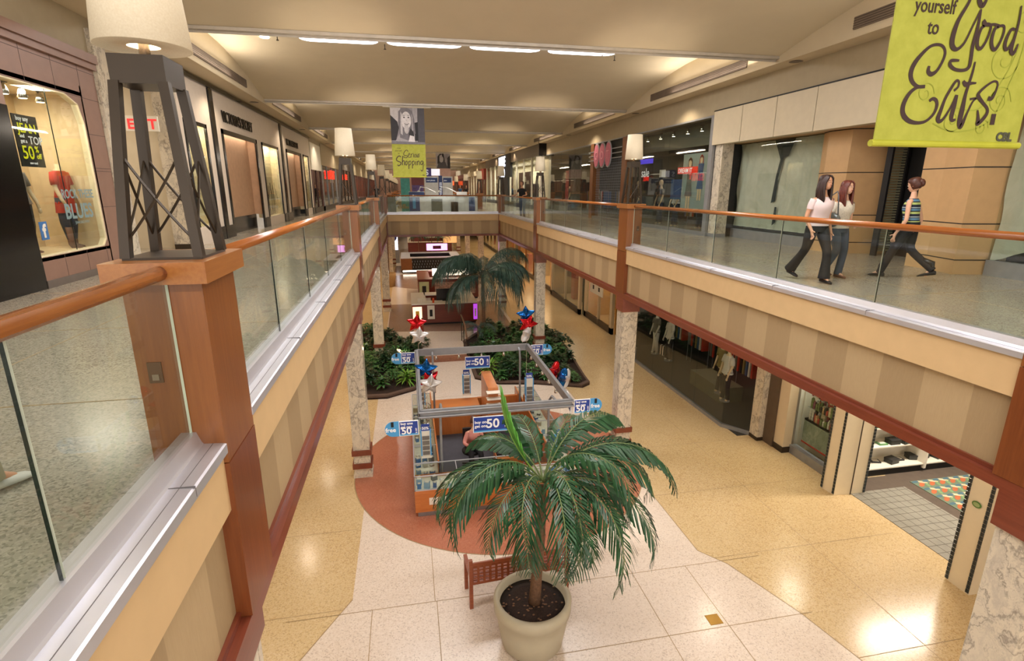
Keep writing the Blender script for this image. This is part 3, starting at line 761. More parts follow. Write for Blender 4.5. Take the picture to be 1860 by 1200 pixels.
# ---- generic shop fronts further along
def far_shop(side, y0, y1, fas, zf, label, sign=None, sign_mat=None, glow=40, k=3600, back='8a7a60', pil=None, dark=False, seed=1, off=0.0, ztop=8.75, level=ZU, nitems=7):
    X = (XWL+off) if side == 'L' else (XWR-off); s = 1 if side == 'L' else -1
    rr = random.Random(seed)
    t = thing('storefront', label, 'shop front', (0, 0, 0))
    def bx(mb, a, b, ya, yb, za, zb): xa, xb = sorted((X-s*a, X-s*b)); return mb.box(xa, xb, ya, yb, za, zb)
    bx(MB(), -.02 if off == 0 else -.1, .2, y0, y1, zf, ztop).build('fascia', fas, t)
    m = MB(); pw = .28
    nb = max(2, round((y1-y0)/2.6))
    for q in range(nb+1):
        y = y0+(y1-y0-pw)*q/nb; bx(MB(), 0, .14, y, y+(pw if q in (0, nb) else .06), level, zf).build('pilaster' if q in (0, nb) else 'mullion', pil or M_bronze, t)
    bx(MB(), .05, .06, y0+pw, y1-pw, level+.3, zf).build('shop_glass', M_shopglass, t)
    bx(MB(), .0, .12, y0, y1, level, level+.3).build('stallriser', M_bronze, t)
    bm = MB(); bx(bm, 2.4, 2.5, y0, y1, level, zf); bx(bm, .2, 2.5, y0, y0+.05, level, zf); bx(bm, .2, 2.5, y1-.05, y1, level, zf); bx(bm, .2, 2.5, y0, y1, zf, zf+.05)
    bm.build('interior', plain('interior_'+back, back, .8), t)
    cm = ['b04a34', 'c9b37a', '2c3440', '5a6a4a', '8c8478', '9a2c2c', 'd9d0bc', '3c2c24']
    for q in range(nitems):
        y = y0+.6+(y1-y0-1.2)*(q+.5)/nitems+rr.uniform(-.1, .1); h = rr.uniform(.7, 1.9); d = rr.uniform(.5, 2.0)
        g = MB(); bx(g, d, d+.35, y-.28, y+.28, level+rr.choice((.0, .0, .9)), level+h+.3)
        for r in range(4): bx(g, d-.02, d+.37, y-.3, y+.3, level+.3+h*r/4, level+.33+h*r/4)
        g.build('display_stand', plain('goods_'+cm[(q+seed) % 8], cm[(q+seed) % 8], .7, var=.35, vs=18), t)
    if sign:
        text_mesh(sign[0], sign[2], sign_mat, 'lettering', t, (X+s*.12, sign[1], sign[3]), (PI/2, 0, PI/2*s), .03, .01, sign[4] if len(sign) > 4 else 1)
    if glow: lamp('shop_glow', 'AREA', (X-s*1.2, (y0+y1)/2, zf-.15), glow, k, (1.2), (y1-y0)*.7)
    return t
signred = emis('sign_red_lit', 'ff2a18', 2.2)
# left side beyond the lingerie shop
far_shop('L', 33.2, 37, M_whitep, 7.7, 'shop with pale blank fascia and dark rolling gate beyond the lingerie shop', glow=0, back='1a1c22', pil=plain('speckled_pier', '5a3a34', .5, var=.4, vs=30), seed=2, nitems=3, ztop=9.2)
far_shop('L', 37.2, 47.5, M_wall, 8.1, 'glass shop front with glowing red sign and banners inside', (('START'), 40, .8, 7.3, 1), signred, 90, 3600, '8f8a70', M_steel, seed=3, ztop=9.4)
far_shop('L', 47.7, 56, M_greycl, 8.2, 'dark grey shop front with narrow red sign beyond the glowing red one', (('SALE'), 50, .6, 7.4, 1), signred, 60, 3200, 'a8906a', M_bronze, seed=4, ztop=9.3)
far_shop('L', 56.2, 74, M_wall, 8.0, 'amber lit shop front far along the lingerie shop side', None, None, 300, 2700, 'a06020', M_dkwood, seed=5, nitems=12, ztop=9.3)
far_shop('L', 74.2, 99, M_wall, 8.0, 'last distant shop front on the lingerie shop side', None, None, 260, 2900, '8a5a30', M_dkwood, seed=6, nitems=12, ztop=9.3)
# ---- right side: dark glazed clothing shop y 15.3 .. 34.5
def dark_shop():
    X = XWR
    t = thing('storefront', 'long dark glazed clothing shop front with mesh gate and pink oval sign', 'shop front', (0, 0, 0))
    g = MB()
    for (a, b) in ((15.45, 18.05), (18.07, 20.1), (20.12, 21.7), (26.3, 28.9), (28.92, 31.6), (31.62, 34.4)): MB().box(X, X+.015, a, b, ZU+.12, 8.73).build('shop_glass', M_shopglass, t)
    f = MB(); f.box(X-.03, X+.06, 15.25, 15.45, ZU, 8.75); f.box(X-.04, X+.06, 15.2, 35, ZU, ZU+.12); f.box(X-.02, X+.04, 15.3, 35, 8.73, 8.78)
    f.build('steel_frame', M_steel, t)
    for a in (21.75, 25.75): MB().box(X-.06, X+.3, a, a+.42, ZU, 8.75).build('pilaster', M_orange, t)
    gm = MB()
    for q in range(30): gm.box(X+.1, X+.108, 22.15+q*.12, 22.162+q*.12, ZU, 8.0)
    for q in range(24): gm.box(X+.1, X+.108, 22.1, 25.8, ZU+q*.115, ZU+.012+q*.115)
    gm.build('mesh_gate', M_steel, t)
    b = MB(); b.box(X+4.2, X+4.3, 15.2, 35, ZU, 8.8); b.box(X+.3, X+4.3, 15.15, 15.2, ZU, 8.8); b.box(X+.3, X+4.3, 34.9, 35, ZU, 8.8); b.box(X+.1, X+4.3, 15.2, 35, 8.8, 8.85)
    b.box(X+.1, X+.13, 22.15, 25.8, 8.0, 8.73)
    b.build('interior', plain('dark_shop_grey', '3c3c38', .8), t)
    bd = MB(); bd.box(X+.6, X+.64, 15.3, 21.6, 8.05, 8.7); bd.build('back_band', plain('grey_green_band', '5c6058', .7), t)
    o = MB()
    for q in range(3):
        y = 23.6+q*.72
        o.lathe([(.5, -.04), (.5, .04)], 28)
        for i in range(28*2): pass
    ov = MB(); ri = MB()
    for q in range(3):
        y = 23.55+q*.75
        for mb_, r, dx in ((ri, 1.12, .0), (ov, 1.0, .02)):
            mb_.loft([[(X-.12-dx-e, y+.33*r*math.cos(2*PI*i/28), 8.15+.50*r*math.sin(2*PI*i/28)) for i in range(28)] for e in (0, .04)])
    ri.build('oval_rim', plain('oval_rim_grey', 'a8a8ae', .4), t); ov.build('oval_sign', M_pink, t)
    bars = MB()
    for z in (7.95, 8.15, 8.35): bars.box(X-.11, X-.08, 22.1, 26.3, z, z+.04)
    bars.build('sign_bar', M_steel, t)
    for q, c_ in enumerate((23.3, 24.05, 24.8)):
        text_mesh('T O G'.split()[q], .5, plain('sign_rose', 'e3a0b0', .5), 'lettering', t, (X-.19, c_+.42, 7.98), (PI/2, 0, -PI/2), .005)
dark_shop()
for q, y in enumerate((15.75, 16.6, 17.5, 18.5, 19.5, 20.6)):
    track_light('unlit silver track light high behind the dark shop glass, %s along' % ['first', 'second', 'third', 'fourth', 'fifth', 'sixth'][q], XWR+.35, y, 8.62, group='track lights in the dark shop')
def poster(label, x, y0, y1, z0, z1, mats, lettering=(), name='poster', emi=0):
    t = thing(name, label, name, (x, 0, 0))
    MB().box(0, .02, y0, y1, z0, z1).build('board', mats, t)
    for (s_, y, z, sz, mt) in lettering: text_mesh(s_, sz, mt, 'lettering', t, (-.006, y, z), (PI/2, 0, -PI/2), .002, .004)
    return t
poster('white photo panel of two fashion figures behind the dark shop glass', XWR+.36, 16.0, 17.65, 5.9, 7.8, emis('photo_panel', '8a9690', .12))
tt = bpy.data.objects[-1] if False else None
def figure_print(parent_label, x, y, z0, h, dress, hair):
    t = thing('printed_figure', parent_label, 'print', (x, y, z0))
    def pr(pts, nm, m): MB().face([(0, a*h, b*h) for a, b in pts]).build(nm, m, t)
    pr([(-.10, .45), (.10, .45), (.08, .62), (.12, .80), (-.12, .80), (-.08, .62)], 'dress', dress)
    pr([(-.14, .25), (.14, .25), (.10, .46), (-.10, .46)], 'skirt', dress)
    pr([(-.08, 0), (-.02, 0), (-.01, .25), (-.08, .25)], 'leg', M_mskin); pr([(.02, 0), (.08, 0), (.08, .25), (.01, .25)], 'leg', M_mskin)
    pr([(.06*math.cos(2*PI*i/12), .89+.08*math.sin(2*PI*i/12)) for i in range(12)], 'face', M_mskin)
    pr([(-.09, .78), (-.07, .95), (0, 1.0), (.07, .95), (.09, .78), (.06, .80), (.055, .9), (0, .95), (-.055, .9), (-.06, .80)], 'hair', hair)
figure_print('printed figure in a dark dress on the photo panel behind dark glass', XWR+.345, 17.15, 6.0, 1.7, M_greycl, M_brnl)
figure_print('printed figure with red scarf on the photo panel behind dark glass', XWR+.345, 16.45, 6.3, 1.45, M_bluecl, M_redcl)
poster('red banner strip crossing the photo panel behind the dark shop glass', XWR+.3, 16.6, 17.9, 7.17, 7.38, emis('banner_red', 'd02818', .7), (('DREAM IT', 17.85, 7.2, .21, emis('sale_white', 'd8d8d8', .5)),))
poster('black sale poster with pale letters behind the dark shop glass', XWR+.3, 19.9, 21.0, 6.6, 7.6, M_blackm, (('sale', 20.9, 7.12, .48, emis('sale_white', 'd8d8d8', .5)),))
poster('small purple lit strip above the sale poster', XWR+.3, 19.95, 21.1, 7.62, 7.8, emis('purple_glow', '4a3ac0', 1.2))
poster('blue grey jeans poster hanging low in the dark shop', XWR+.6, 18.0, 18.9, 6.3, 7.0, M_bluecl)
poster('small white square notice in the dark shop', XWR+.3, 18.85, 19.3, 7.08, 7.35, M_whcl)
poster('tall pale grey figure poster beside the mesh gate in the dark shop', XWR+.5, 29.4, 31.2, 6.0, 8.2, plain('poster_grey', '6c6a66', .7, var=.4, vs=4))
poster('narrow red and white banner beside the grey figure poster', XWR+.45, 31.5, 32.1, 5.9, 7.7, plain('poster_red', 'b0404a', .7, var=.4, vs=5))
for q, (dx, y, a, b) in enumerate(((1.0, 19.2, M_whcl, M_denim), (1.3, 17.9, M_blkcl, M_denim), (1.1, 16.0, M_redcl, M_blkcl), (1.2, 20.9, M_greycl, M_denim), (1.0, 28, M_whcl, M_denim), (1.2, 29, M_olive, M_blkcl), (1.0, 33, M_greycl, M_blkcl), (1.6, 24, M_greycl, M_bluecl))):
    mannequin('dressed mannequin inside the dark glazed shop, %s' % ['white top behind the sale poster', 'black top and jeans under the blue poster', 'red top beside the photo panel', 'grey top near the mesh gate', 'white top beyond the mesh gate', 'olive top beyond the mesh gate', 'grey top at the far end', 'grey top behind the mesh gate itself'][q], (XWR+dx, y, ZU), -PI/2, M_mskin, dict(shirt=a, trousers=b), 'mannequins in the dark shop', headless=q % 2 == 0)
for q, y in enumerate((17.2, 19.8, 27.3, 30, 32)):
    t = thing('clothes_rack', 'low rack of folded dark and coloured clothes in the dark shop, bay %s' % 'one two three four five'.split()[q], 'rack', (XWR+2.2, y, ZU), 0, 'racks in the dark shop')
    MB().tube([(0, -.6, 0), (0, -.6, 1.3), (0, .6, 1.3), (0, .6, 0)], .015, 6).build('rail', M_steel, t)
    for i, mt in enumerate((M_bluecl, M_blkcl, M_redcl, M_whcl, M_greycl, M_olive, M_bluecl)): MB().box(-.22, .22, -.5+i*.15, -.42+i*.15, .35, 1.27).build('garment', mt, t)
lamp('dim_shop_glow', 'AREA', (XWR+2, 18.5, 8.7), 70, 3600, 1, 5); lamp('dim_shop_glow', 'AREA', (XWR+2, 30, 8.7), 80, 3600, 1, 6)
for q in range(3):
    t = MB().ell((XWR+2.6, 15.6+.25*q, 7.5-.02*q), (.03, .03, .03), 8, 6).build('lit_bulb', emis('bulb_warm', 'fff0c8', 14))
    tag(t, 'tiny lit bulb deep in the dark shop, %s of three in a line' % ['first', 'second', 'third'][q], 'bulb', 'tiny bulbs in the dark shop')
# right: shops beyond
def bright_shop():
    t = far_shop('R', 35.2, 59.5, plain('brown_fascia', '5c5040', .5), 8.75, 'bright white-lit shop with brown fascia and stacked white block sign', None, None, 900, 4200, 'e6dfc0', M_whitep, seed=8, off=.35, ztop=9.6, nitems=9)
    b = MB().box(XWR-.5, XWR+.1, 35.05, 35.2, 8.72, 9.62); b.build('fascia_end', M_black, t)
    MB().box(XWR-.5, XWR-.3, 45.0, 50.9, 7.6, 9.5).box(XWR-.45, XWR, 46.3, 50.2, ZU, 7.6).build('sign_panel', M_blackm, t)
    lt = emis('sign_white_lit', 'e8ecff', 3)
    text_mesh('HERE', 1.15, lt, 'lettering', t, (XWR-.52, 50.4, 8.55), (PI/2, 0, -PI/2), .02, .03, 1.2)
    text_mesh('TOO', .95, lt, 'lettering', t, (XWR-.52, 49.8, 7.65), (PI/2, 0, -PI/2), .02, .03, 1.1)
    MB().box(XWR+.2, XWR+.25, 40.4, 44.8, ZU, 7.9).build('clothes_wall', plain('dark_clothes_wall', '2c2e2a', .8, var=.4, vs=10), t)
bright_shop()
far_shop('R', 59.8, 64, plain('red_box', '8a2c18', .5), 7.6, 'narrow dark red shop front far along the women side', None, None, 60, 3200, 'b0a070', M_dkwood, seed=9, nitems=3, off=.5)
far_shop('R', 64.2, 78, M_wallb, 8.2, 'pale rounded shop front beyond the dark red one', None, None, 300, 3200, 'd8c890', M_whitep, seed=10, off=.2)
far_shop('R', 78.2, 99, M_dkwood, 8.2, 'last brown shop front at the far end of the women side', None, None, 60, 2700, '5a3018', M_dkwood, seed=11)
o = tag(MB().box(8.0, 8.7, 99.7, 99.9, 7.2, 7.9).build('wall_sign', emis('far_red_glow', 'ff5a28', 1.2)), 'small glowing red square sign on the far end wall', 'sign')

# ---- right near shop: cream fascia panels, papered windows, tan stone piers
def near_right_shop():
    X = 9.05
    t = thing('fascia_board', 'long cream panelled fascia above the papered shop windows', 'fascia', (0, 0, 0))
    js = [15.28, 13.89, 12.49, 11.14, 8.9, 6.6, 4.2, 1.5, -2]
    for a, b in zip(js[1:], js[:-1]): MB().box(X, X+.25, a+.012, b-.012, 7.93, 8.86).build('panel', M_wallb, t)
    MB().box(X+.02, X+.25, -2, 15.27, 7.935, 8.855).build('joint_backing', M_blackm, t); MB().box(X-.01, X+.26, -2, 15.28, 8.86, 8.89).build('black_cap_strip', M_blackm, t)
    wall(9.3, 12.3, -2, 15.2, 7.95, 8.0, M_tan2, 'ceiling')
    # marble pier at the dark shop corner
    t = thing('marble_pier', 'white veined marble pier between dark glazed shop and papered windows', 'pier', (9.32, 15.02, 0))
    MB().box(-.16, .2, -.18, .2, ZU, 7.95).build('shaft', M_marble, t); MB().box(-.17, .2, -.19, .2, ZU, ZU+.1).build('base', M_steel, t)
    # papered window one
    def papered(nm, lab, y0, y1, xg, zt):
        t = thing('papered_window', lab, 'window', (xg, 0, 0))
        MB().box(-.03, .08, y0, y1, ZU, ZU+.26).build('sill', M_steel, t)
        n = max(2, round((y1-y0)/1.1)); w = (y1-y0)/n
        for q in range(n): MB().box(0, .012, y0+q*w+.006, y0+(q+1)*w-.006, ZU+.26, zt).build('pane', M_shopglass, t)
        MB().box(-.002, .014, y0, y0+.001, ZU+.26, zt).build('pane_joint', M_edge, t)
        m = MB(); N = 40; R = 12; rr = random.Random(5)
        vv = [[(.06+.03*math.sin(q*1.7+r*.9)+.02*rr.random(), y0+(y1-y0)*q/N, ZU+.34+.10*(math.sin(q*.9) if r == 0 else 0)*(nm == 2)+(zt-ZU-.36)*r/R) for q in range(N+1)] for r in range(R+1)]
        m.loft(vv, closed=False, cap=False); m.build('brown_paper', M_paper, t, True)
        MB().box(.4, .45, y0, y1, ZU, zt).build('dark_backing', plain('slate_backing', '2c3638', .8), t)
        return t
    t = papered(1, 'papered-over shop window between the marble pier and the tan pier', 11.5, 14.95, 9.78, 7.95)
    # dark torn gaps of the paper
    g = MB(); P = [(13.35, 7.93), (12.55, 7.93), (12.75, 7.60), (13.05, 7.45), (13.0, 7.2), (12.98, 6.7), (13.02, 6.2), (12.98, 5.75), (13.15, 5.72), (13.14, 6.2), (13.06, 6.75), (13.10, 7.3), (13.18, 7.55)]
    # one gap as strips (kept convex)
    for q in ([(13.4, 7.93), (12.6, 7.93), (12.8, 7.5), (13.1, 7.42)], [(13.1, 7.45), (12.98, 7.45), (13.12, 6.9), (13.2, 7.0)], [(13.2, 7.0), (13.1, 6.9), (13.12, 6.35), (13.28, 6.3)], [(13.1, 6.2), (13.02, 6.2), (13.0, 5.8), (13.14, 5.7)]):
        g.face([(-.0, y, z) for y, z in q])
    o = g.build('torn_gap', plain('dark_gap', '3a4244', .7), t); o.location = (.02, 0, 0)
    papered(2, 'papered-over shop window with dark scalloped lower edge beyond the second tan pier', 1.0, 7.35, 9.72, 7.93)
    bs = MB(); 
    for q in range(9): bs.lathe([(.001, 0), (.001, 0)], 3)
    # tan stone piers
    def pier(lab, pts):
        t = thing('stone_pier', lab, 'pier', (0, 0, 0)); MB().prism(pts, ZU, 7.95).build('shaft', M_tan2, t)
        cx = sum(p[0] for p in pts)/len(pts); cy = sum(p[1] for p in pts)/len(pts)
        g = MB()
        for z in (ZU+.24, 6.1, 7.02, 7.93): g.prism([(cx+(a-cx)*1.006, cy+(b-cy)*1.006) for a, b in pts], z, z+.018)
        g.build('black_joint', M_blackm, t)
    pier('tan stone pier with black joints behind the two walking women', [(9.72, 11.55), (9.55, 11.2), (9.62, 10.6), (10.9, 10.2), (10.9, 11.55)])
    pier('tan stone pier with black joints behind the woman in striped top', [(9.75, 8.9), (9.42, 8.6), (9.38, 8.15), (9.22, 7.5), (9.9, 7.35), (9.9, 8.9)])
    # gate and dark doorway
    t = thing('rolling_gate', 'folded pale slatted gate beside the dark doorway between tan piers', 'gate', (0, 0, 0))
    m = MB()
    for q in range(46): m.box(10.15, 10.5, 10.02, 10.08, ZU+.1+q*.055, ZU+.135+q*.055)
    m.build('slats', plain('gate_slat', '8c8a6e', .5), t); MB().box(10.1, 10.15, 9.98, 10.12, ZU, 7.9).box(10.5, 10.55, 9.98, 10.12, ZU, 7.9).build('guide', M_blackm, t)
    wall(10.6, 10.7, 8.85, 10.2, ZU, 7.95, M_blackm, 'wall_doorway'); wall(9.9, 12, 8.85, 8.9, ZU, 7.95, M_blackm, 'wall_doorway')
    t = thing('poster', 'narrow blue and purple panel in the dark doorway', 'poster', (10.5, 9.2, 0)); MB().box(0, .04, -.22, .1, 5.9, 7.2).build('board', plain('blue_panel', '3a5a9a', .5), t); MB().box(-.004, 0, -.22, .1, 7.0, 7.2).build('band', plain('purple_band', '4a3a8a', .5), t)
near_right_shop()

# ---- lower level, right side
M_ltile = plain('dark_mosaic', '2c3438', .3, var=.5, vs=90)
def chequer_trim(mb, x, y, z0, z1, w=.05, axis='y'):
    n = int((z1-z0)/.075)
    for q in range(n):
        for r in range(2):
            a = z0+q*.075+.004; mb.box(x-.012, x+.004, y+r*w*.5+.003, y+(r+1)*w*.5-.003, a, a+.066)
def lower_right():
    # glazed shop with mannequins y 12.7 .. 18.8
    X = 8.68
    t = thing('storefront', 'dark glass lower shop front with white mannequins and door handles', 'shop front', (0, 0, 0))
    g = MB()
    for a, b in ((12.75, 14.3), (14.32, 15.8), (15.82, 17.3), (17.32, 18.9)): g.box(X, X+.015, a, b, .1, 4.1)
    g.box(X, X+.015, 18.92, 20.9, .55, 4.1)
    g.face([(X, 12.74, .1), (9.15, 12.1, .1), (9.15, 12.1, 4.1), (X, 12.74, 4.1)])
    g.build('shop_glass', M_shopglass, t)
    r = MB(); r.box(X-.03, X+.05, 12.7, 18.9, 0, .1); r.prism([(X-.03, 12.72), (9.13, 12.06), (9.18, 12.1), (X+.05, 12.76)], 0, .1); r.box(X-.02, X+.1, 18.9, 20.9, 0, .55)
    r.build('base_rail', M_steel, t)
    h = MB()
    for y in (16.45, 16.62): h.tube([(X-.02, y, 1.0), (X-.07, y, 1.0), (X-.07, y, 1.35), (X-.02, y, 1.35)], .014, 6)
    h.build('door_handle', M_chrome, t)
    b = MB(); b.box(12.5, 12.6, 12, 21, 0, 4.2); b.box(X+.05, 12.6, 20.9, 21, 0, 4.2); b.box(9.5, 12.6, 11.95, 12.05, 0, 4.2); b.box(X+.1, 12.6, 12.1, 20.9, 0.0, .004)
    b.build('interior', plain('dark_grey_interior', '34332f', .8), t)
    MB().box(9.6, 10.4, 14.3, 16.2, 0, .5).build('display_plinth', plain('plinth_grey', '6a6856', .5), t)
    for q, (x, y, a, c_, hd) in enumerate(((9.15, 13.4, M_whcl, M_blkcl, 0), (9.35, 14.0, M_olive, M_blkcl, 0), (9.2, 18.2, M_greycl, M_whcl, 1), (9.3, 17.3, M_whcl, M_blkcl, 1))):
        mannequin('white mannequin behind the lower dark glass, %s' % ['white top with blue print', 'olive vest with raised collar', 'pale one far beside the column', 'one with bent arms near the handles'][q], (x, y, .5), -PI/2, M_whcl if q > 1 else M_mskin, dict(shirt=a, trousers=c_), 'mannequins in the lower glass shop', hd == 1, 1)
    for q in range(5):
        tt = thing('clothes_rack', 'rack of hanging clothes inside the lower dark glass shop, bay %s' % 'one two three four five'.split()[q], 'rack', (10.8, 13.2+q*1.5, 0), 0, 'racks in the lower glass shop')
        MB().tube([(0, -.6, 0), (0, -.6, 1.9), (0, .6, 1.9), (0, .6, 0)], .015, 6).build('rail', M_steel, tt)
        for i, mt in enumerate((M_redcl, M_whcl, M_bluecl, M_olive, M_blkcl, M_redcl, M_greycl)): MB().box(-.22, .22, -.5+i*.15, -.42+i*.15, .8, 1.85).build('garment', mt, tt)
    lamp('dim_shop_glow', 'AREA', (10.4, 15.5, 4.1), 20, 3200, 1.5, 4)
    # marble pilaster and brown/cream piers
    t = thing('marble_pier', 'veined marble pilaster beside the angled dark glass of the lower shop', 'pier', (9.15, 11.95, 0)); MB().box(-.02, .28, -.22, .12, 0, 4.2).build('shaft', M_marble, t); MB().box(-.03, .28, -.23, .12, 0, .1).build('base', M_bronze, t)
    wall(9.3, 9.4, 11.35, 11.75, 0, 4.2, plain('brown_pier', '5a4a3c', .5), 'wall_lower'); wall(9.35, 9.6, 11.0, 11.4, 0, 4.2, M_soff, 'wall_lower')
    st(MB().box(9.33, 9.61, 10.98, 11.36, 0, .16).build('baseboard_lower', M_bronze))
    # jewellery/cosmetics window with counter
    t = thing('shop_window', 'bright lower shop window crowded with small goods above a green marble ledge', 'window', (0, 0, 0))
    MB().box(9.55, 9.75, 9.35, 11.0, 0, .22).build('sill', M_steel, t)
    MB().box(9.66, 9.675, 9.35, 11.0, .22, 4.1).build('shop_glass', M_clear, t)
    MB().box(9.80, 9.9, 9.37, 10.9, .38, 1.0).box(9.8, 10.1, 9.37, 10.9, .95, 1.0).build('marble_ledge', marble('green_marble', '93a092', '7a8878', 'b8c0b0', 1.5), t); MB().box(9.79, 9.9, 9.3, 10.9, .34, .38).build('red_edge', M_redcl, t)
    MB().box(10.12, 10.14, 9.37, 11.2, 0, 4.1).box(9.8, 10.14, 11.15, 11.25, 0, 4.1).build('back_wall', M_whitep, t)
    rr = random.Random(11); cols = ['b8483a', 'd8c8a8', '3a3630', '7a8a54', 'c8a070', '8a4a5a', 'e0dcd0']
    tiers = [0]*7
    for q in range(228):
        y = 9.44+.075*(q % 19)+rr.uniform(-.012, .012); lv = (q//19) % 4; z = 1.0+.32*lv; x = 9.86+.085*(q//76)
        tiers[lv] += 1; h = rr.uniform(.10, .26); w = rr.uniform(.022, .034)
        o = MB()
        if rr.random() < .5: o.box(-w, w, -w, w, 0, h).box(-w*.6, w*.6, -w*.6, w*.6, h, h+.02)
        else: o.lathe([(w, 0), (w, h*.7), (w*.4, h*.85), (w*.4, h)], 8)
        o = o.build('boxed_item', plain('goods_'+(c_ := cols[rr.randrange(7)]), c_, .5, var=.35, vs=18), None, loc=(x, y, z))
        tag(o, 'small %s item on tier %s of the bright lower window, %s placed' % ({'b8483a': 'red', 'd8c8a8': 'cream', '3a3630': 'dark', '7a8a54': 'green', 'c8a070': 'tan', '8a4a5a': 'plum', 'e0dcd0': 'white'}[c_], ORDN[lv+1], ordn(tiers[lv])), 'item', 'small goods in the lower window')
    sh = MB()
    for q in range(3): sh.box(9.84, 10.1, 9.4, 10.9, 1.30+.64*q, 1.31+.64*q)
    sh.build('shelf_boards', M_clear, t)
    lamp('shop_glow', 'AREA', (9.82, 10.1, 4.0), 110, 4200, .2, 1.4, (0, -.35, 0))
    # white pillars edged with dark mosaic
    def pillar(lab, pts, trims):
        t = thing('white_pillar', lab, 'pillar', (0, 0, 0)); MB().prism(pts, 0, 4.2).build('shaft', plain('ivory_laminate', 'e6d9bd', .4, var=.02), t)
        m = MB()
        for (x, y, dx, dy) in trims:
            for q in range(52):
                for r in range(2):
                    z = .03+q*.079
                    a = Vector((x+dx*(r*.5+.05), y+dy*(r*.5+.05))); b_ = Vector((x+dx*(r*.5+.45), y+dy*(r*.5+.45))); n_ = Vector((-dy, dx)).normalized()*.006
                    m.prism([(a-n_)[:], (b_-n_)[:], (b_+n_)[:], (a+n_)[:]], z, z+.068)
        m.build('mosaic_edging', M_ltile, t)
        return t
    M_gap = plain('dark_gap_line', '3c3024', .5)
    t = pillar('ivory pillar pair with dark mosaic edges between lit window and open shop', [(9.12, 9.36), (9.16, 9.0), (9.9, 8.96), (9.9, 9.36)], ((9.112, 9.36, -.0, -.06), (9.15, 9.06, .0, -.06), (9.85, 8.94, .06, 0)))
    MB().box(9.545, 9.556, 8.95, 8.97, 0, 4.2).build('panel_joint', M_gap, t)
    n1 = thing('notice', 'small printed white notice on the ivory pillar', 'notice', (9.7, 8.955, 0)); MB().box(-.1, .1, -.012, -.004, 2.2, 2.55).build('paper', M_whitep, n1)
    for s_, z in (('THANK YOU', 2.45), ('CLOSED', 2.36), ('WELCOME', 2.28)): text_mesh(s_, .035, M_blackm, 'lettering', n1, (-.09, -.014, z), (PI/2, 0, 0), .001)
    t = pillar('ivory pillar with green oval badge and mosaic edges beside the big marble column', [(9.08, 6.32), (9.08, 5.92), (9.9, 5.9), (9.9, 6.36)], ((9.072, 6.34, 0, -.06), (9.072, 5.98, 0, -.06)))
    b = thing('oval_badge', 'green oval badge on the ivory pillar', 'badge', (9.07, 6.13, 1.62)); MB().loft([[(-.002-e, .075*math.cos(2*PI*i/20), .055*math.sin(2*PI*i/20)) for i in range(20)] for e in (0, .008)]).build('plate', plain('badge_green', '4c7a34', .4), b)
    MB().loft([[(-.010-e, .055*math.cos(2*PI*i/20), .036*math.sin(2*PI*i/20)) for i in range(20)] for e in (0, .003)]).build('inner_oval', plain('badge_pale', '9ab07a', .4), b)
    wall(9.75, 9.9, -4, 5.9, 0, 4.2, M_soff, 'wall_lower')
    # open shop: tile apron, carpet, patterned rug, shelves of goods
    ti = MB().box(9.58, 11.05, 6.3, 9.0, .001, .006).build('tile_apron', plain('grey_floor_tile', '8d8a80', .4), fl)
    tj = MB()
    for q in range(8): tj.box(9.58+.2*q, 9.588+.2*q, 6.3, 9.0, .006, .007)
    for q in range(14): tj.box(9.58, 11.05, 6.3+.2*q, 6.308+.2*q, .006, .007)
    tj.build('tile_joints', M_bronze, ti)
    MB().box(11.05, 15, 5, 11.1, .001, .006).box(9.9, 11.05, 9.0, 9.5, .001, .006).build('brown_carpet', plain('brown_carpet', '5c5046', .9), fl)
    rug = thing('rug', 'patterned rug of overlapping orange, teal and blue shapes inside the open shop', 'rug', (11.35, 6.4, 0))
    MB().box(0, 2.6, 0, 2.75, .006, .018).build('rug_field', plain('rug_green', '6a7a66', .9), rug)
    rr = random.Random(4); mb = {k: MB() for k in range(4)}
    for i in range(9):
        for j_ in range(9):
            cx, cy = .16+i*.29, .18+j_*.3
            for k, (dx, dy, a, rx, ry) in enumerate(((0, 0, .6, .13, .05), (.1, .09, -.5, .12, .045), (-.06, .12, .2, .10, .04), (.12, -.04, 1.2, .09, .035))):
                mb[k].face([(cx+dx+rx*math.cos(2*PI*q/12)*math.cos(a)-ry*math.sin(2*PI*q/12)*math.sin(a), cy+dy+rx*math.cos(2*PI*q/12)*math.sin(a)+ry*math.sin(2*PI*q/12)*math.cos(a), .0185+.0006*k) for q in range(12)])
    for k, c_ in enumerate(('b0623c', 'c8bc9c', '4a6a78', '7a9a6a')): mb[k].build('woven_shapes', plain('rug_'+c_, c_, .9), rug)
    t = thing('display_shelving', 'white lit wall shelving stocked with shoes and boxes in the open shop', 'shelving', (10.45, 9.5, 0))
    m = MB(); m.box(-.3, 3.9, .5, .56, 0, 3.2)
    for z in (.22, .72, 1.22, 1.75, 2.3): m.box(-.3, 3.9, .0+.1*(z > .5), .5, z-.03, z)
    m.box(1.62, 1.68, -.03, .5, .1, 3.2); m.box(-.36, -.3, -.03, .5, .1, 3.2); m.build('shelf_unit', M_whitep, t); MB().box(-.3, 3.9, .04, .5, 0, .18).build('plinth', M_blackm, t)
    lamp('shelf_glow', 'AREA', (11.6, 8.6, 3.9), 230, 4200, 2.5, .5)
    wall(9.9, 15.5, 11.1, 11.2, 0, 4.2, M_whitep, 'wall_lower'); wall(15, 15.1, 5, 11.1, 0, 4.2, M_whitep, 'wall_lower')
    rr = random.Random(21); kinds = []
    def shoe_box(c1, c2):
        q = thing('shoe_box', '-', 'box'); MB().box(-.13, .13, -.1, .1, 0, .11).build('box', plain('goods_'+c1, c1, .5), q); MB().box(-.135, .135, -.105, .105, .085, .12).build('lid', plain('goods_'+c2, c2, .5), q); return q
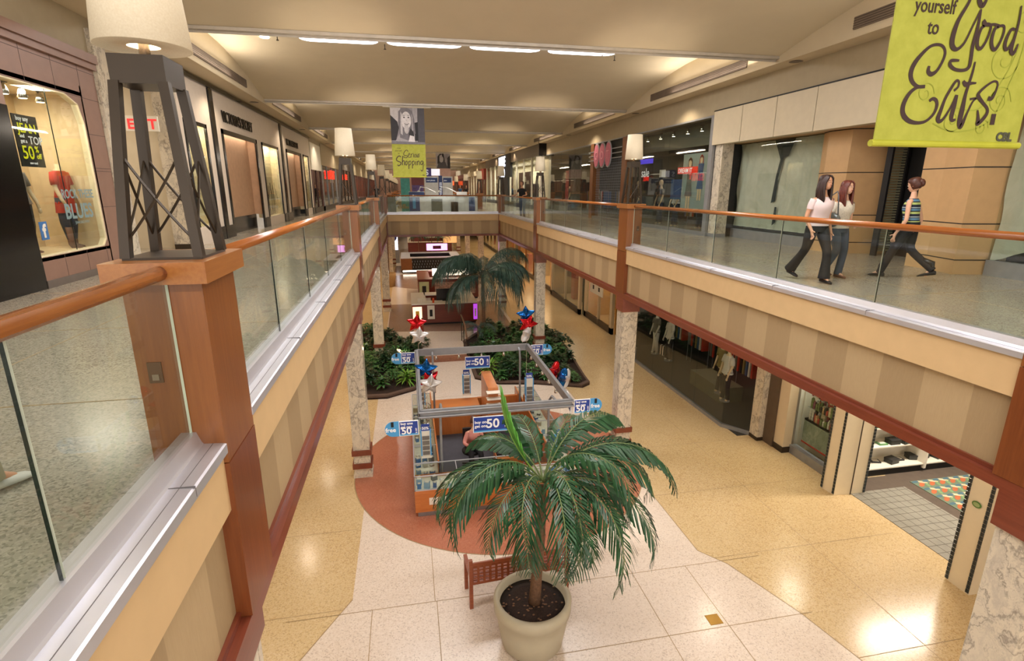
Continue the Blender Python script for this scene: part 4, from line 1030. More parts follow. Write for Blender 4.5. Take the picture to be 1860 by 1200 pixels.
    def wallet(c1):
        q = thing('leather_case', '-', 'case'); MB().box(-.11, .11, -.08, .08, 0, .035).build('case_body', plain('goods_'+c1, c1, .4), q); MB().box(-.07, .07, -.05, .05, .035, .042).build('price_card', M_whitep, q); return q
    lv = ['bottom shelf', 'second shelf', 'third shelf', 'fourth shelf', 'top shelf']
    protos = [shoe_box('2c3430', '1c1c1c'), wallet('1c1c1e'), wallet('9a4a34'), shoe_box('2e302c', '262626'), wallet('5a8a5a')]
    for q in protos: q.location = (10.5, 9.8, .22)
    cnt = 0; used = set()
    for li, z in enumerate((.22, .72, 1.22, 1.75)):
        for q in range(11):
            x = 10.3+q*.34+rr.uniform(-.04, .04); pi = rr.randrange(5); y = 9.75+rr.uniform(-.06, .08)
            o = protos[pi] if pi not in used else dup(protos[pi]); used.add(pi)
            o.location = (x, y, z); o.rotation_euler = (0, 0, rr.uniform(-.3, .3)); o['group'] = 'goods on the lit white shelving'
            o['label'] = ('%s, %s along the %s of the lit white shelving' % (['dark lidded shoe box', 'black leather case with price card', 'red-brown leather case with price card', 'charcoal lidded shoe box', 'green case with price card'][pi], ordn(q+1), lv[li]))
    # shops further along the lower right
    def lshop(y0, y1, back, glow, k, lab, seed, pil, x=9.1, ni=5): 
        global XWR
        save = XWR; XWR = x
        far_shop('R', y0, y1, M_soff, 3.6, lab, None, None, glow, k, back, pil, seed=seed, ztop=4.2, level=0.004, nitems=ni); XWR = save
    lshop(21.1, 22.6, '1c1c1c', 0, 3200, 'recess with black panel between glass wall and ivory pier on the lower level', 31, M_wallb, 9.5, 2)
    lshop(22.8, 26.8, 'c89a50', 60, 2900, 'lower kiosk-like shop with framed photo strips under warm light', 32, M_soff, 9.2, 4)
    lshop(27.0, 33.0, '6a6a58', 60, 3200, 'lower shop with coloured clothes behind green glass', 33, M_soff, 9.0, 6)
    lshop(33.5, 50, 'd09a50', 420, 2700, 'broad orange-lit lower shop beyond the third marble column', 34, M_orange, 9.2, 6)
    lshop(50.5, 72, 'b08a58', 420, 2900, 'distant lower shop past the orange-lit one', 35, M_soff, 9.2, 8)
    t = thing('photo_strip_poster', 'pale framed poster with two black photo strips on the lower level', 'poster', (9.05, 24.6, 0))
    MB().box(0, .04, -.9, .9, 1.6, 3.3).build('board', M_whitep, t)
    for y in (-.4, .4):
        m = MB(); 
        for q in range(5): m.box(-.01, 0, y-.09, y+.09, 1.8+q*.26, 2.0+q*.26)
        m.build('photo_strip', M_blackm, t)
lower_right()
# ---- lower level, left side (seen only in slivers behind the columns)
for i, (a, b, cc, gl, kk) in enumerate(((-4, 12, 'c8b08a', 150, 3200), (12.2, 24, 'd8b060', 300, 2900), (24.2, 38, 'd8a850', 300, 2900), (38.2, 60, 'c8a060', 400, 2900))):
    save = XWL; XWL = -5.0
    far_shop('L', a, b, M_soff, 3.6, 'lower level shop front under the lingerie shop balcony, %s stretch' % ['first', 'second', 'third', 'fourth'][i], None, None, gl, kk, cc, M_soff, seed=40+i, ztop=4.2, level=.004, nitems=7); XWL = save
# ------------------------------------------------------------------ plants
def leafmat(name, c1, c2, rough=.35):
    s = NT(name); n = s.noise(s.co((1, 1, 1)), 5, 3); s.set(s.ramp(n.outputs[0], [(.3, c1), (.7, c2)]), rough, 0, .5)
    s.b.inputs['Subsurface Weight'].default_value = 0
    return s.m
M_frond = leafmat('palm_green', '183a20', '2e5a36'); M_frondl = leafmat('palm_new_green', '4a8f2e', '6cb04a'); M_fr2 = leafmat('kentia_green', '2a453c', '4a6358', .4)
M_leafd = leafmat('leaf_dark', '15301a', '2b4b28'); M_leafg = leafmat('leaf_bright', '4a7a22', '7aa83c'); M_leafm = leafmat('leaf_mid', '2c5228', '4a7a3e')
M_bark = plain('palm_bark', '6e4f38', .8, var=.3, vs=30); M_soil = plain('soil', '2a1a12', .95, var=.5, vs=40)
def frond(mb, base, az, L, rise, droop, n=34, wmax=.42, lw=.028, hang=.35, seed=0, curl=0, f0=.16, blunt=False):
    """a pinnate frond: rachis arc with drooping leaflets"""
    rr = random.Random(seed); h = Vector((math.cos(az), math.sin(az), 0)); side = Vector((-h.y, h.x, 0)); pts = []
    ang = rise; p = Vector(base); N = 26
    for q in range(N+1):
        pts.append(p.copy()); p = p + (h*math.cos(ang)+Vector((0, 0, math.sin(ang))))*L/N + side*curl*L/N*(q/N); ang -= droop/N*(.4+1.3*q/N)
    mb.tube(pts[::2], [.014-.010*i/13 for i in range(len(pts[::2]))], 5, 1)
    for q in range(n):
        f = f0+(1-f0)*q/(n-1); i = min(int(f*N), N-1); t = f*N-i; o = pts[i].lerp(pts[i+1], t); d = (pts[i+1]-pts[i]).normalized(); up = side.cross(d)*-1
        if up.z < 0 and abs(d.z) < .95: up = -up
        w = wmax*(math.sin(min(1, (f-f0+.08)/.45)*PI/2))*(1-.72*max(0, (f-.55)/.45)**1.4)
        for s in (-1, 1):
            a = rr.uniform(.55, .75)+.35*f; dirv = (side*s*math.cos(a)+d*math.sin(a)).normalized()
            e1 = o + dirv*w*.5 + up*w*.05 + Vector((0, 0, -hang*w*.22)); e2 = o + dirv*w*.92 + Vector((0, 0, -hang*w*.95)) + Vector((rr.uniform(-.02, .02), rr.uniform(-.02, .02), 0))
            wd = d*lw*(1-.4*f)
            b = len(mb.v); mb.v += [tuple(o-wd*.35), tuple(o+wd*.35), tuple(e1+wd), tuple(e1-wd)]
            if blunt: mb.v += [tuple(e2-wd*.55), tuple(e2+wd*.75+dirv*w*.04)]; mb.f += [(b, b+1, b+2, b+3), (b+3, b+2, b+5, b+4)]
            else: mb.v.append(tuple(e2)); mb.f += [(b, b+1, b+2, b+3), (b+3, b+2, b+4)]
            mb.mi += [0, 0]
    return mb
def potted_palm():
    px, py = 1.57, 6.42
    t = thing('plant_pot', 'large round beige pot with dark soil holding the palm near the bench', 'pot', (px, py, 0))
    MB().lathe([(.40, .0), (.46, .06), (.52, .40), (.535, .62), (.575, .64), (.58, .80), (.55, .83), (.50, .82), (.49, .70), (.0, .70)], 44).build('pot_body', plain('pot_beige', 'b0a68e', .5, var=.03), t, True)
    MB().lathe([(.495, .70), (.3, .73), (0.01, .74)], 30).build('soil', M_soil, t, True)
    rr = random.Random(2); m = MB()
    for q in range(60):
        a = rr.uniform(0, 6.28); r = rr.uniform(.1, .46); m.ell((r*math.cos(a), r*math.sin(a), .735), (.02, .015, .01), 6, 4)
    m.build('bark_chips', M_bark, t)
    p = thing('potted_palm', 'big glossy green palm with leaning trunk and one upright new frond', 'palm', (px, py, .74))
    # trunk leans away and to the right
    C = Vector((.20, .28, 1.74))
    tr = [(0.02, -.05, 0), (.07, .03, .45), (.14, .13, .95), (.18, .23, 1.45), tuple(C)]
    MB().tube(tr, [.095, .08, .072, .065, .06], 12).build('trunk', M_bark, p, True)
    S = [  # azimuth deg, length, rise, droop
        (188, 1.75, .95, 2.9), (205, 1.9, .75, 2.6), (228, 1.6, .6, 2.6), (178, 1.35, .5, 2.3), (140, 1.3, 1.05, 2.2),
        (250, 1.7, .7, 3.0), (268, 1.75, .55, 2.9), (286, 1.8, .65, 3.0), (305, 1.85, .7, 2.7), (322, 1.95, .6, 2.5), (338, 1.8, .85, 2.7), (355, 1.85, .8, 2.3), (12, 1.75, .85, 2.2), (30, 1.5, 1.0, 2.1), (55, 1.35, 1.15, 2.0), (110, 1.25, 1.2, 2.0), (297, 1.3, .2, 2.0), (340, 1.25, .25, 2.0)]
    S += [(240, 1.75, .95, 3.1), (275, 1.65, .9, 3.2), (315, 1.7, 1.0, 3.1), (196, 1.7, .6, 2.9), (350, 1.6, .5, 2.9)]
    for i, (az, L, ri, dr) in enumerate(S):
        m = MB(); frond(m, C+Vector((0, 0, .05)), math.radians(az+rr.uniform(-9, 9)), L*rr.uniform(1.1, 1.34), ri+rr.uniform(-.15, .25), dr*rr.uniform(.9, 1.1), 34, .42*rr.uniform(.9, 1.15), .030, .5, i, curl=rr.uniform(-.5, .5), f0=.2, blunt=True); m.build('frond', [M_frond, plain('rachis', '6a7a4a', .5)], p)
    m = MB(); frond(m, C+Vector((0, 0, .05)), math.radians(176), 1.45, .92, -.55, 30, .40, .026, -1.0, 99, f0=.3, blunt=True); 
    m.build('new_frond', [M_frondl, plain('rachis_light', '8ab04a', .5)], p, label='bright green upright new frond')
potted_palm()
def bench():
    t = thing('bench', 'low slatted red-brown wooden bench behind the potted palm', 'bench', (1.57, 7.28, 0), PI+math.radians(4))
    w = M_trim; w = wood('bench_wood', '7a3418', '99502a', 0, .4)
    for x in (-.83, .83):
        MB().box(x-.03, x+.03, -.05, .01, 0, .92).build('back_leg', w, t); MB().box(x-.03, x+.03, -.52, -.46, 0, .62).build('front_leg', w, t); MB().box(x-.03, x+.03, -.55, .0, .60, .64).build('armrest', w, t)
    b = MB(); b.box(-.8, .8, -.03, 0, .80, .86); b.box(-.8, .8, -.03, 0, .46, .50)
    for q in range(17): b.box(-.8+q*.1-.012, -.8+q*.1+.028, -.03, -.005, .5, .8)
    for z in (.56, .63, .70, .76): b.box(-.8, .8, -.028, -.01, z, z+.026)
    b.build('backrest', w, t)
    s = MB()
    for q in range(6): s.box(-.8, .8, -.5+q*.08, -.44+q*.08, .42, .45)
    s.build('seat', w, t)
bench()

# ------------------------------------------------------------------ jewellery-like kiosk on the rose circle
SB = plain('sign_royal_blue', '1d3f9a', .4, var=.02); SL = plain('sign_sky_blue', '4aa0dc', .4, var=.02); SW = emis('sign_white', 'f2f2f2', .08)
def kiosk_sign(lab, x, y, z, w=.60, tabside=-1, tab=True, ry=0, big=False):
    t = thing('hanging_sign', lab, 'sign', (x, y, z), ry, 'sale signs on the kiosk truss')
    h = .30 if not big else .34
    MB().box(0, w, -.012, .012, -h, 0).build('board', SW, t)
    MB().box(.012, w-.012, -.016, -.012, -h+.045, -.012).box(.012, w-.012, .012, .016, -h+.045, -.012).build('blue_field', SB, t)
    MB().box(.012, w-.012, -.016, -.012, -h+.012, -h+.045).build('sky_band', SL, t)
    R = (PI/2, 0, 0)
    if big:
        text_mesh('buy one\nget one', .085, SW, 'lettering', t, (.03, -.018, -.14), R, .001, .002); text_mesh('50', .27, SW, 'lettering', t, (.27*w/.75, -.018, -.245), R, .001, .006)
        text_mesh('% OFF', .065, SW, 'lettering', t, (w-.04, -.018, -.26), (PI/2, -PI/2, 0), .001, .002)
    else:
        text_mesh('buy one\nget one', .07, SW, 'lettering', t, (.03, -.018, -.07), R, .001, .002); text_mesh('50', .19, SW, 'lettering', t, (.04, -.018, -.26), R, .001, .005)
        text_mesh('% OFF', .04, SW, 'lettering', t, (w-.03, -.018, -.26), (PI/2, -PI/2, 0), .001, .001)
    if tab:
        r = .15; cx = -.0 if tabside < 0 else w
        pts = [(cx+tabside*(.11+r*math.cos(a)), -.15+r*math.sin(a)) for a in [(-PI/2+PI*q/14) for q in range(15)]]
        pts = [(cx, -.30)] + pts + [(cx, 0)]
        MB().loft([[(a, yy, b) for a, b in pts] for yy in (-.010, .010)]).build('round_tab', SL, t)
        text_mesh('free', .12, SW, 'lettering', t, (cx+(-.25 if tabside < 0 else .02), -.013, -.20), R, .001, .003)
        MB().box(cx+tabside*.12-.025, cx+tabside*.12+.025, -.02, -.012, -.10, -.0).build('phone_picture', M_blackm, t)
def kiosk():
    x0, x1, y0, y1, d = -.11, 3.46, 9.9, 14.5, .55
    t = thing('retail_kiosk', 'wood and glass showcase kiosk with grey carpet on the rose-coloured floor circle', 'kiosk', (0, 0, 0))
    MB().box(x0+d, x1-d, y0+d, y1-d, .007, .03).build('carpet', plain('grey_carpet', '4a4a50', .95), t)
    def run(xa, xb, ya, yb, face):
        # face: outward direction  -y, -x, +x, +y
        MB().box(xa+.05, xb-.05, ya+.05, yb-.05, .007, .13).build('plinth', M_steel, t)
        MB().box(xa, xb, ya, yb, .13, .63).build('cabinet', M_kwood, t)
        g = MB(); g.box(xa+.005, xb-.005, ya+.005, yb-.005, .955, .967)
        if face == 'S': g.box(xa, xb, ya, ya+.008, .65, .955)
        if face == 'W': g.box(xa, xa+.008, ya, yb, .65, .955)
        if face == 'E': g.box(xb-.008, xb, ya, yb, .65, .955)
        if face == 'N': g.box(xa, xb, yb-.008, yb, .65, .955)
        g.build('showcase_glass', M_clear, t)
        f = MB()
        for (a, b) in ((xa, ya), (xb-.02, ya), (xa, yb-.02), (xb-.02, yb-.02)): f.box(a, a+.02, b, b+.02, .63, .97)
        f.box(xa, xb, ya, ya+.02, .955, .972); f.box(xa, xb, yb-.02, yb, .955, .972); f.box(xa, xa+.02, ya, yb, .955, .972); f.box(xb-.02, xb, ya, yb, .955, .972); f.box(xa, xb, ya, ya+.02, .63, .65)
        n = int(max(xb-xa, yb-ya)/.9)
        for q in range(1, n+1):
            if xb-xa > yb-ya: a = xa+(xb-xa)*q/(n+1); f.box(a-.008, a+.008, ya, yb, .955, .972)
            else: a = ya+(yb-ya)*q/(n+1); f.box(xa, xb, a-.008, a+.008, .955, .972)
        f.build('showcase_frame', M_alu, t)
        bk = MB(); e = .03
        if face == 'S': bk.box(xa, xb, yb-e, yb, .63, .70)
        if face == 'W': bk.box(xb-e, xb, ya, yb, .63, 1.0)
        if face == 'E': bk.box(xa, xa+e, ya, yb, .63, 1.0)
        if face == 'N': bk.box(xa, xb, ya, ya+e, .63, 1.0)
        bk.build('back_rail', M_kwood, t)
        MB().box(xa+.02, xb-.02, ya+.02, yb-.02, .632, .645).build('display_floor', plain('display_cream', 'e4dcc8', .6), t)
    run(x0, x1, y0, y0+d, 'S'); run(x0, x0+d, y0+d, y1, 'W'); run(x1-d, x1, y0+d, y1, 'E')
    MB().box(x0+d, 1.75, y1-d-.3, y1-.25, .03, .80).build('back_cabinet', M_kwoodv, t)
    MB().box(x0+d, 1.75, y1-d-.33, y1-.25, .80, .84).build('back_worktop', M_kwood, t)
    MB().box(1.75, x1-d, y1-.35, y1-.25, .03, .85).build('back_partition', M_kwoodv, t)
    pn = MB()
    for a, b in ((.0, .9), (1.0, 2.2), (2.3, 3.3)): pn.box(a+.0, b, y0-.012, y0, .20, .56)
    pn.build('front_panel', M_kwood, t)
    pl = MB()
    for a in (.18, 2.75): pl.box(a, a+.38, y0-.02, y0-.012, .30, .46)
    pl.build('pale_plaque', M_whitep, t)
    # goods in the showcases: small blue and white phone packs
    rr = random.Random(6); cols = ['3a78b8', 'd8d4c8', '2c5a98', 'b8a890', '6a6a6a', '8cb0d0']
    spots = [(x0+.1+.16*i, y0+.08+.15*j) for i in range(21) for j in range(3)] + [(x0+.1+.15*j, y0+.65+.16*i) for i in range(23) for j in range(3)] + [(x1-.45+.15*j, y0+.65+.16*i) for i in range(23) for j in range(3)]
    pk = {}; pc = {}
    for (a, b) in spots:
        if rr.random() < .35: continue
        c_ = cols[rr.randrange(6)]
        if c_ not in pk:
            o = MB().box(-.05, .05, -.035, .035, 0, .05).box(-.035, .035, -.03, .03, .05, .056, 1).build('boxed_item', [plain('goods_'+c_, c_, .4), M_whitep]); pk[c_] = o
        else: o = pk[c_].copy(); COL.objects.link(o)
        nm = {'3a78b8': 'blue', 'd8d4c8': 'white', '2c5a98': 'dark blue', 'b8a890': 'tan', '6a6a6a': 'grey', '8cb0d0': 'pale blue'}[c_]
        run_ = 'front' if b < y0+.6 else ('lingerie shop side' if a < 1 else 'column side')
        o.location = (a, b, .645); o.rotation_euler = (0, 0, rr.uniform(-.5, .5)); o.scale = (rr.uniform(.7, 1.3), rr.uniform(.7, 1.3), rr.uniform(.6, 3.2))
        pc[run_] = pc.get(run_, 0)+1; tag(o, 'small %s package inside the kiosk showcase, %s, %s along' % (nm, run_, ordn(pc[run_])), 'package', 'packages in the kiosk showcases')
    # truss with posts
    tr = thing('truss_frame', 'rectangular grey metal overhead frame on slim posts above the kiosk', 'frame', (0, 0, 0))
    a0, a1, b0, b1, z = .10, 3.13, 9.72, 13.8, 2.42
    for (xa, xb, ya, yb) in ((a0, a1, b0-.03, b0+.03), (a0, a1, b1-.03, b1+.03)): MB().box(xa, xb, ya, yb, z-.09, z+.09).build('beam', M_steel, tr)
    for (xa, xb) in ((a0-.03, a0+.03), (a1-.03, a1+.03)): MB().box(xa, xb, b0, b1, z-.09, z+.09).build('beam', M_steel, tr)
    ch = MB()
    for zz in (z-.05, z+.05):
        ch.tube([(a0-.05, b0-.05, zz), (a1+.05, b0-.05, zz), (a1+.05, b1+.05, zz), (a0-.05, b1+.05, zz), (a0-.05, b0-.05, zz)], .018, 6)
    ch.build('chord', M_steel, tr)
    for (x, y, dx) in ((.5, 10.5, 0), (2.88, 10.5, 0), (.5, 13.6, 0), (2.88, 13.6, 0)):
        p = MB(); p.tube([(x, y, .64), (x, y, z-.25), (x, y+(b0-y if y < 12 else b1-y)*.3, z-.05), (x, (b0 if y < 12 else b1), z)], .028, 8); p.build('post', M_steel, tr)
    # small spot heads along the truss
    sp = None
    for q, (x, y) in enumerate([(a1-.0, b0+.5+.62*i) for i in range(6)] + [(.6+.62*i, b1) for i in range(4)] + [(a0, b0+.8+1.2*i) for i in range(2)]):
        if sp is None:
            sp = thing('spot_lamp', '-', 'light'); MB().box(-.012, .012, -.012, .012, -.13, -.09).build('stem', M_steel, sp); MB().lathe([(.03, -.22), (.038, -.21), (.032, -.14), (.015, -.12)], 12).build('head', M_chrome, sp, True); o = sp
        else: o = dup(sp)
        o.location = (x, y, z); o['group'] = 'spot lamps under the kiosk truss'
        o['label'] = 'small chrome spot lamp under the kiosk truss, %s' % (['first on the column side', 'second on the column side', 'third on the column side', 'fourth on the column side', 'fifth on the column side', 'sixth on the column side', 'first on the planter side', 'second on the planter side', 'third on the planter side', 'fourth on the planter side', 'first on the lingerie balcony side', 'second on the lingerie balcony side'][q])
    kiosk_sign('blue 50 percent sign with round free tab at the near truss corner on lingerie side', -.33, 9.38, 2.46, .36, -1)
    kiosk_sign('wide blue buy one get one 50 sign hanging under the near truss beam', 1.10, 9.66, 2.30, .72, tab=False, big=True)
    kiosk_sign('blue 50 percent sign with round free tab at the near truss corner by the column', 3.19, 9.68, 2.50, .34, 1)
    kiosk_sign('blue 50 percent sign with round free tab at the planter-side corner on lingerie side', -.32, 13.72, 2.46, .36, -1)
    kiosk_sign('wide blue buy one get one 50 sign hanging under the planter-side truss beam', 1.38, 13.74, 2.24, .68, tab=False, big=True)
    kiosk_sign('partly hidden blue 50 sign with free tab at the planter-side corner by the columns', 3.22, 13.74, 2.48, .34, 1)
    kiosk_sign('edge-on blue sign on the column-facing truss corner', 3.16, 9.78, 2.46, .5, 1, False, 1.45)
    # display stands on the counter
    def stand(lab, x, y, h=.55, kind='white', z=.967):
        s_ = thing('display_stand', lab, 'stand', (x, y, z), 0, 'counter display stands')
        MB().box(-.11, .11, -.10, .10, 0, .03).build('base', M_whitep, s_); MB().box(-.09, .09, -.07, .07, .03, h).build('tower', M_whitep, s_)
        e = MB()
        for a in (-1, 1): e.box(a*.1-.012, a*.1+.012, -.078, .078, .05, h)
        e.build('blue_edge', SL, s_)
        MB().box(-.09, .09, -.02, .02, h, h+.14).build('header_card', SB, s_); text_mesh('50%', .09, SW, 'lettering', s_, (-.08, -.025, h+.03), (PI/2, 0, 0), .001, .002)
        p = MB()
        for q in range(4): p.box(-.075, .075, -.10, -.075, .08+q*.12, .16+q*.12)
        p.build('phone_cases', M_greycl, s_)
    stand('tall white and blue display stand on the counter near the front corner', .18, 10.75, .62)
    stand('blue topped display stand on the counter behind the palm fronds', 3.1, 10.3, .45)
    stand('white display stand with small 50 card on the counter far corner by the planter', 3.05, 13.2, .75)
    stand('white display stand with small 50 card beside the slatted wooden tower', 1.45, 14.2, .6)
    stand('white display stand on the lingerie side counter under the balloons', .15, 13.6, .6)
    # slatted wooden tower
    s_ = thing('display_tower', 'orange wood display tower with white edged shelves in the kiosk', 'tower', (1.95, 12.5, .03))
    MB().box(-.13, .13, 0, 1.3, 0, 1.75).build('tower_body', M_kwoodv, s_); m = MB()
    for q in range(9): m.box(-.18, .18, -.2, 0, .3+q*.17, .315+q*.17)
    m.build('shelf', M_whitep, s_)
    # desk with register and chair
    s_ = thing('office_chair', 'black office chair under the seated clerk', 'chair', (1.30, 11.75, .03))
    MB().lathe([(.24, .42), (.25, .47), (.22, .50), (.0, .50)], 20).build('seat', M_blackm, s_, True); MB().box(-.2, .2, .2, .26, .55, .95).build('backrest', M_blackm, s_); MB().tube([(0, 0, .05), (0, 0, .42)], .03, 8).build('column', M_steel, s_)
    m = MB()
    for q in range(5): a = q*2*PI/5; m.tube([(0, 0, .08), (.28*math.cos(a), .28*math.sin(a), .04)], .018, 6)
    m.build('base', M_blackm, s_)
    s_ = thing('cash_register', 'black till and screen on the kiosk counter beside the clerk', 'till', (2.1, 10.9, .03))
    MB().box(-.35, .35, -.2, .35, 0, .72).build('stand', M_kwood, s_); MB().box(-.33, .33, -.1, .33, .72, .80).build('drawer', M_blackm, s_); MB().box(-.2, .2, .1, .14, .85, 1.12).build('screen', M_black, s_); MB().box(-.03, .03, .1, .14, .8, .86).build('foot', M_blackm, s_)
    s_ = thing('waste_bag', 'white plastic bag standing on the dark counter beside the clerk', 'bag', (2.55, 11.0, .03)); MB().lathe([(.12, 0), (.16, .2), (.14, .5), (.17, .62), (.12, .6)], 14).build('bag_body', M_whitep, s_, True)
    # oval mirrors
    for q, (x, y) in enumerate(((3.05, 12.7), (2.85, 12.9))):
        s_ = thing('tabletop_mirror', 'small oval mirror on the kiosk counter, %s the white display stand' % ['in front of', 'beside'][q], 'mirror', (x, y, .967)); MB().loft([[(.0+e, .13*math.cos(2*PI*i/20), .25+.18*math.sin(2*PI*i/20)) for i in range(20)] for e in (0, .015)]).build('mirror_face', M_chrome, s_); MB().box(-.05, .05, -.05, .05, 0, .08).build('foot', M_chrome, s_)
    w_ = None
    for q, (x, y) in enumerate(((.2, 12.9), (.25, 12.2))):
        s_ = thing('wire_rack', 'chrome wire spiral rack on the lingerie side counter, %s the balloons' % ['under', 'in front of'][q], 'rack', (x, y, .967)); m = MB()
        m.tube([(.1*math.cos(a*.6), .1*math.sin(a*.6), .03*a*.9) for a in range(24)], .008, 5); m.tube([(0, 0, 0), (0, 0, .68)], .01, 6); m.build('wire', M_chrome, s_)
kiosk()

# ------------------------------------------------------------------ foil star balloons
def foil(name, c):
    s = NT(name); s.set(c, .12, .75); return s.m
M_bred, M_bblue, M_bwhite = foil('foil_red', 'c81a24'), foil('foil_blue', '1460b0'), plain('foil_white', 'dcdada', .2, .35)
def star(R=.30, th=.11):
    n = 10; rim = [(R*(1 if i % 2 == 0 else .52)*math.sin(PI*i/5), R*(1 if i % 2 == 0 else .52)*math.cos(PI*i/5)) for i in range(n)]
    rings = []; K = 6
    me = MB()
    pts = []
    for a in range(n):   # refine rim
        p, q = rim[a], rim[(a+1) % n]
        for k in range(4): pts.append((p[0]+(q[0]-p[0])*k/4, p[1]+(q[1]-p[1])*k/4))
    for sgn in (-1, 1):
        rr_ = []
        for k in range(K+1):
            f = 1-k/K; h = sgn*th*math.sqrt(max(0, 1-f**2.2)); rr_.append([(x*f, h*(.8+.2*math.hypot(x, z)/R), z*f) for x, z in pts])
        me.loft(rr_ if sgn > 0 else rr_, cap=False)
    return me
def balloons(lab, x, y, z, spec):
    for q, (dx, dy, dz, mt, ry, rz, cname) in enumerate(spec):
        t = thing('star_balloon', '%s star-shaped foil balloon %s' % (cname, lab), 'balloon', (x+dx, y+dy, z+dz), rz, 'foil star balloons'); t.rotation_euler = (rz*.0+.25, ry, rz)
        star().build('foil_body', mt, t, True); MB().lathe([(.012, -.16), (.025, -.14)], 8).build('neck', mt, t)
    s = MB().tube([(x, y, .98 if y < 14.4 else 0), (x, y, z+.05)], .004, 4).build('balloon_string', M_whitep); tag(s, 'thin pale balloon string %s' % lab, 'string', 'balloon strings')
balloons('above the counter of the kiosk, lingerie balcony side', .28, 12.2, 2.16, ((.0, .1, .30, M_bblue, .1, 0, 'metallic blue'), (.08, .12, .0, M_bred, -.5, .2, 'metallic red'), (.08, -.16, .0, M_bwhite, .15, .1, 'white')))
balloons('floating over the planter behind the kiosk, lingerie balcony side', .15, 14.3, 2.80, ((-.02, .1, .28, M_bred, .1, 0, 'metallic red'), (.02, -.1, -.02, M_bwhite, .1, .1, 'white')))
balloons('floating beside the second marble column over the planter', 3.22, 14.3, 2.78, ((.0, .14, .40, M_bblue, -.1, 0, 'metallic blue'), (.04, .0, .16, M_bred, .3, .1, 'metallic red'), (-.02, -.05, -.12, M_bwhite, .2, 1.1, 'white')))
balloons('over the column-side counter of the kiosk', 3.68, 12.3, 1.95, ((-.16, .1, .2, M_bred, .2, .9, 'metallic red'), (.02, -.05, .05, M_bblue, .1, 1.2, 'metallic blue'), (.13, .04, -.02, M_bwhite, .3, 1.3, 'white')))

# ------------------------------------------------------------------ planters
brick = plain('planter_kerb', '5a463c', .7, var=.2, vs=14)
def bed(lab, pts, zt=.12):
    t = thing('planter_bed', lab, 'planter', (0, 0, 0)); n = len(pts)
    MB().prism(pts, .005, zt-.06).build('soil', M_soil, t)
    m = MB(); cx = sum(p[0] for p in pts)/n; cy = sum(p[1] for p in pts)/n
    inn = [(cx+(a-cx)*.955, cy+(b-cy)*.955) for a, b in pts]
    for i in range(n):
        j_ = (i+1) % n; m.prism([pts[i], pts[j_], inn[j_], inn[i]], 0, zt)
    m.build('kerb', brick, t)
bedL = [(-1.75, 16.75), (-.9, 16.7), (.0, 17.25), (.38, 18.2), (.38, 22.3), (-.3, 23.6), (-1.6, 25.4), (-2.6, 25.6), (-2.2, 20.5)]
bedR = [(2.15, 18.0), (2.9, 17.3), (4.2, 17.05), (5.7, 16.45), (6.05, 16.7), (6.1, 17.4), (6.5, 21), (6.6, 24.0), (5.2, 25.0), (3.4, 24.8), (2.15, 22.6)]
bed('planter bed with brick kerb around the second marble column, lingerie balcony side', bedL); bed('planter bed with brick kerb and tall palm around the second marble column, women side', bedR)
t = thing('garden_steps', 'two broad brick steps between the planter beds', 'steps', (0, 0, 0)); MB().box(.4, 2.15, 20.2, 22.4, .007, .16).build('lower_step', plain('step_brick', '8a5a42', .7, var=.2, vs=10), t); MB().box(.4, 2.15, 20.55, 22.4, .16, .2).build('upper_step', M_white, t)
t = thing('stair_railing', 'curved bronze and wood railing beside the planter steps', 'railing', (2.12, 20.3, 0)); MB().tube([(0, -.1, .9), (0, .5, 1.25), (0, 1.4, 1.35), (0, 2.2, 1.35)], .035, 8).build('handrail', M_bark, t, True)
for y, h in ((0, 1.0), (1.1, 1.32), (2.1, 1.35)): MB().tube([(0, y, .2), (0, y, h)], .02, 6).build('baluster', M_bronze, t)
m = MB().tube([(.0, 22.2, .2), (.0, 22.2, 1.35)], .045, 8).build('post', M_trim); t = thing('wood_post', 'thin red-brown wooden post at the planter steps under the balloons', 'post', (.45, 0, 0)); m.parent = t
def inside(p, poly):
    c_ = False; n = len(poly)
    for i in range(n):
        a, b = poly[i], poly[(i+1) % n]
        if (a[1] > p[1]) != (b[1] > p[1]) and p[0] < (b[0]-a[0])*(p[1]-a[1])/(b[1]-a[1])+a[0]: c_ = not c_
    return c_
def leaf(mb, o, az, el, L, w, bend=.8, mi=0):
    h = Vector((math.cos(az), math.sin(az), 0)); s = Vector((-h.y, h.x, 0)); p = Vector(o); a = el; b = len(mb.v); N = 5
    for q in range(N+1):
        f = q/N; ww = w*math.sin(min(1, f*1.15+.12)*PI)**.8*.5 if q < N else .002
        mb.v += [tuple(p-s*ww), tuple(p+s*ww)]; p = p+(h*math.cos(a)+Vector((0, 0, math.sin(a))))*L/N; a -= bend/N*1.6
    for q in range(N): mb.f.append((b+2*q, b+2*q+1, b+2*q+3, b+2*q+2)); mb.mi.append(mi)
def rosette(n, L, w, bend, seed, tiers=3):
    rr = random.Random(seed); m = MB()
    for q in range(n):
        f = q/n; leaf(m, (0, 0, .05+.12*f*tiers/2), q*2.4+rr.uniform(-.2, .2), .35+1.0*f+rr.uniform(-.1, .1), L*(1-.3*f)*rr.uniform(.85, 1.1), w, bend)
    return m
def bush(n, R, seed, L=.22, w=.09):
    rr = random.Random(seed); m = MB()
    for q in range(n):
        a = rr.uniform(0, 6.28); u = rr.random(); r = R*math.sqrt(rr.random()); z = .12+.55*R*2*(1-(r/R)**2)*rr.uniform(.5, 1)
        leaf(m, (r*math.cos(a), r*math.sin(a), z), a+rr.uniform(-1, 1), rr.uniform(-.1, .9), L*rr.uniform(.7, 1.2), w, 1.0)
    m.tube([(0, 0, 0), (0, 0, .3)], .015, 5, 0); return m
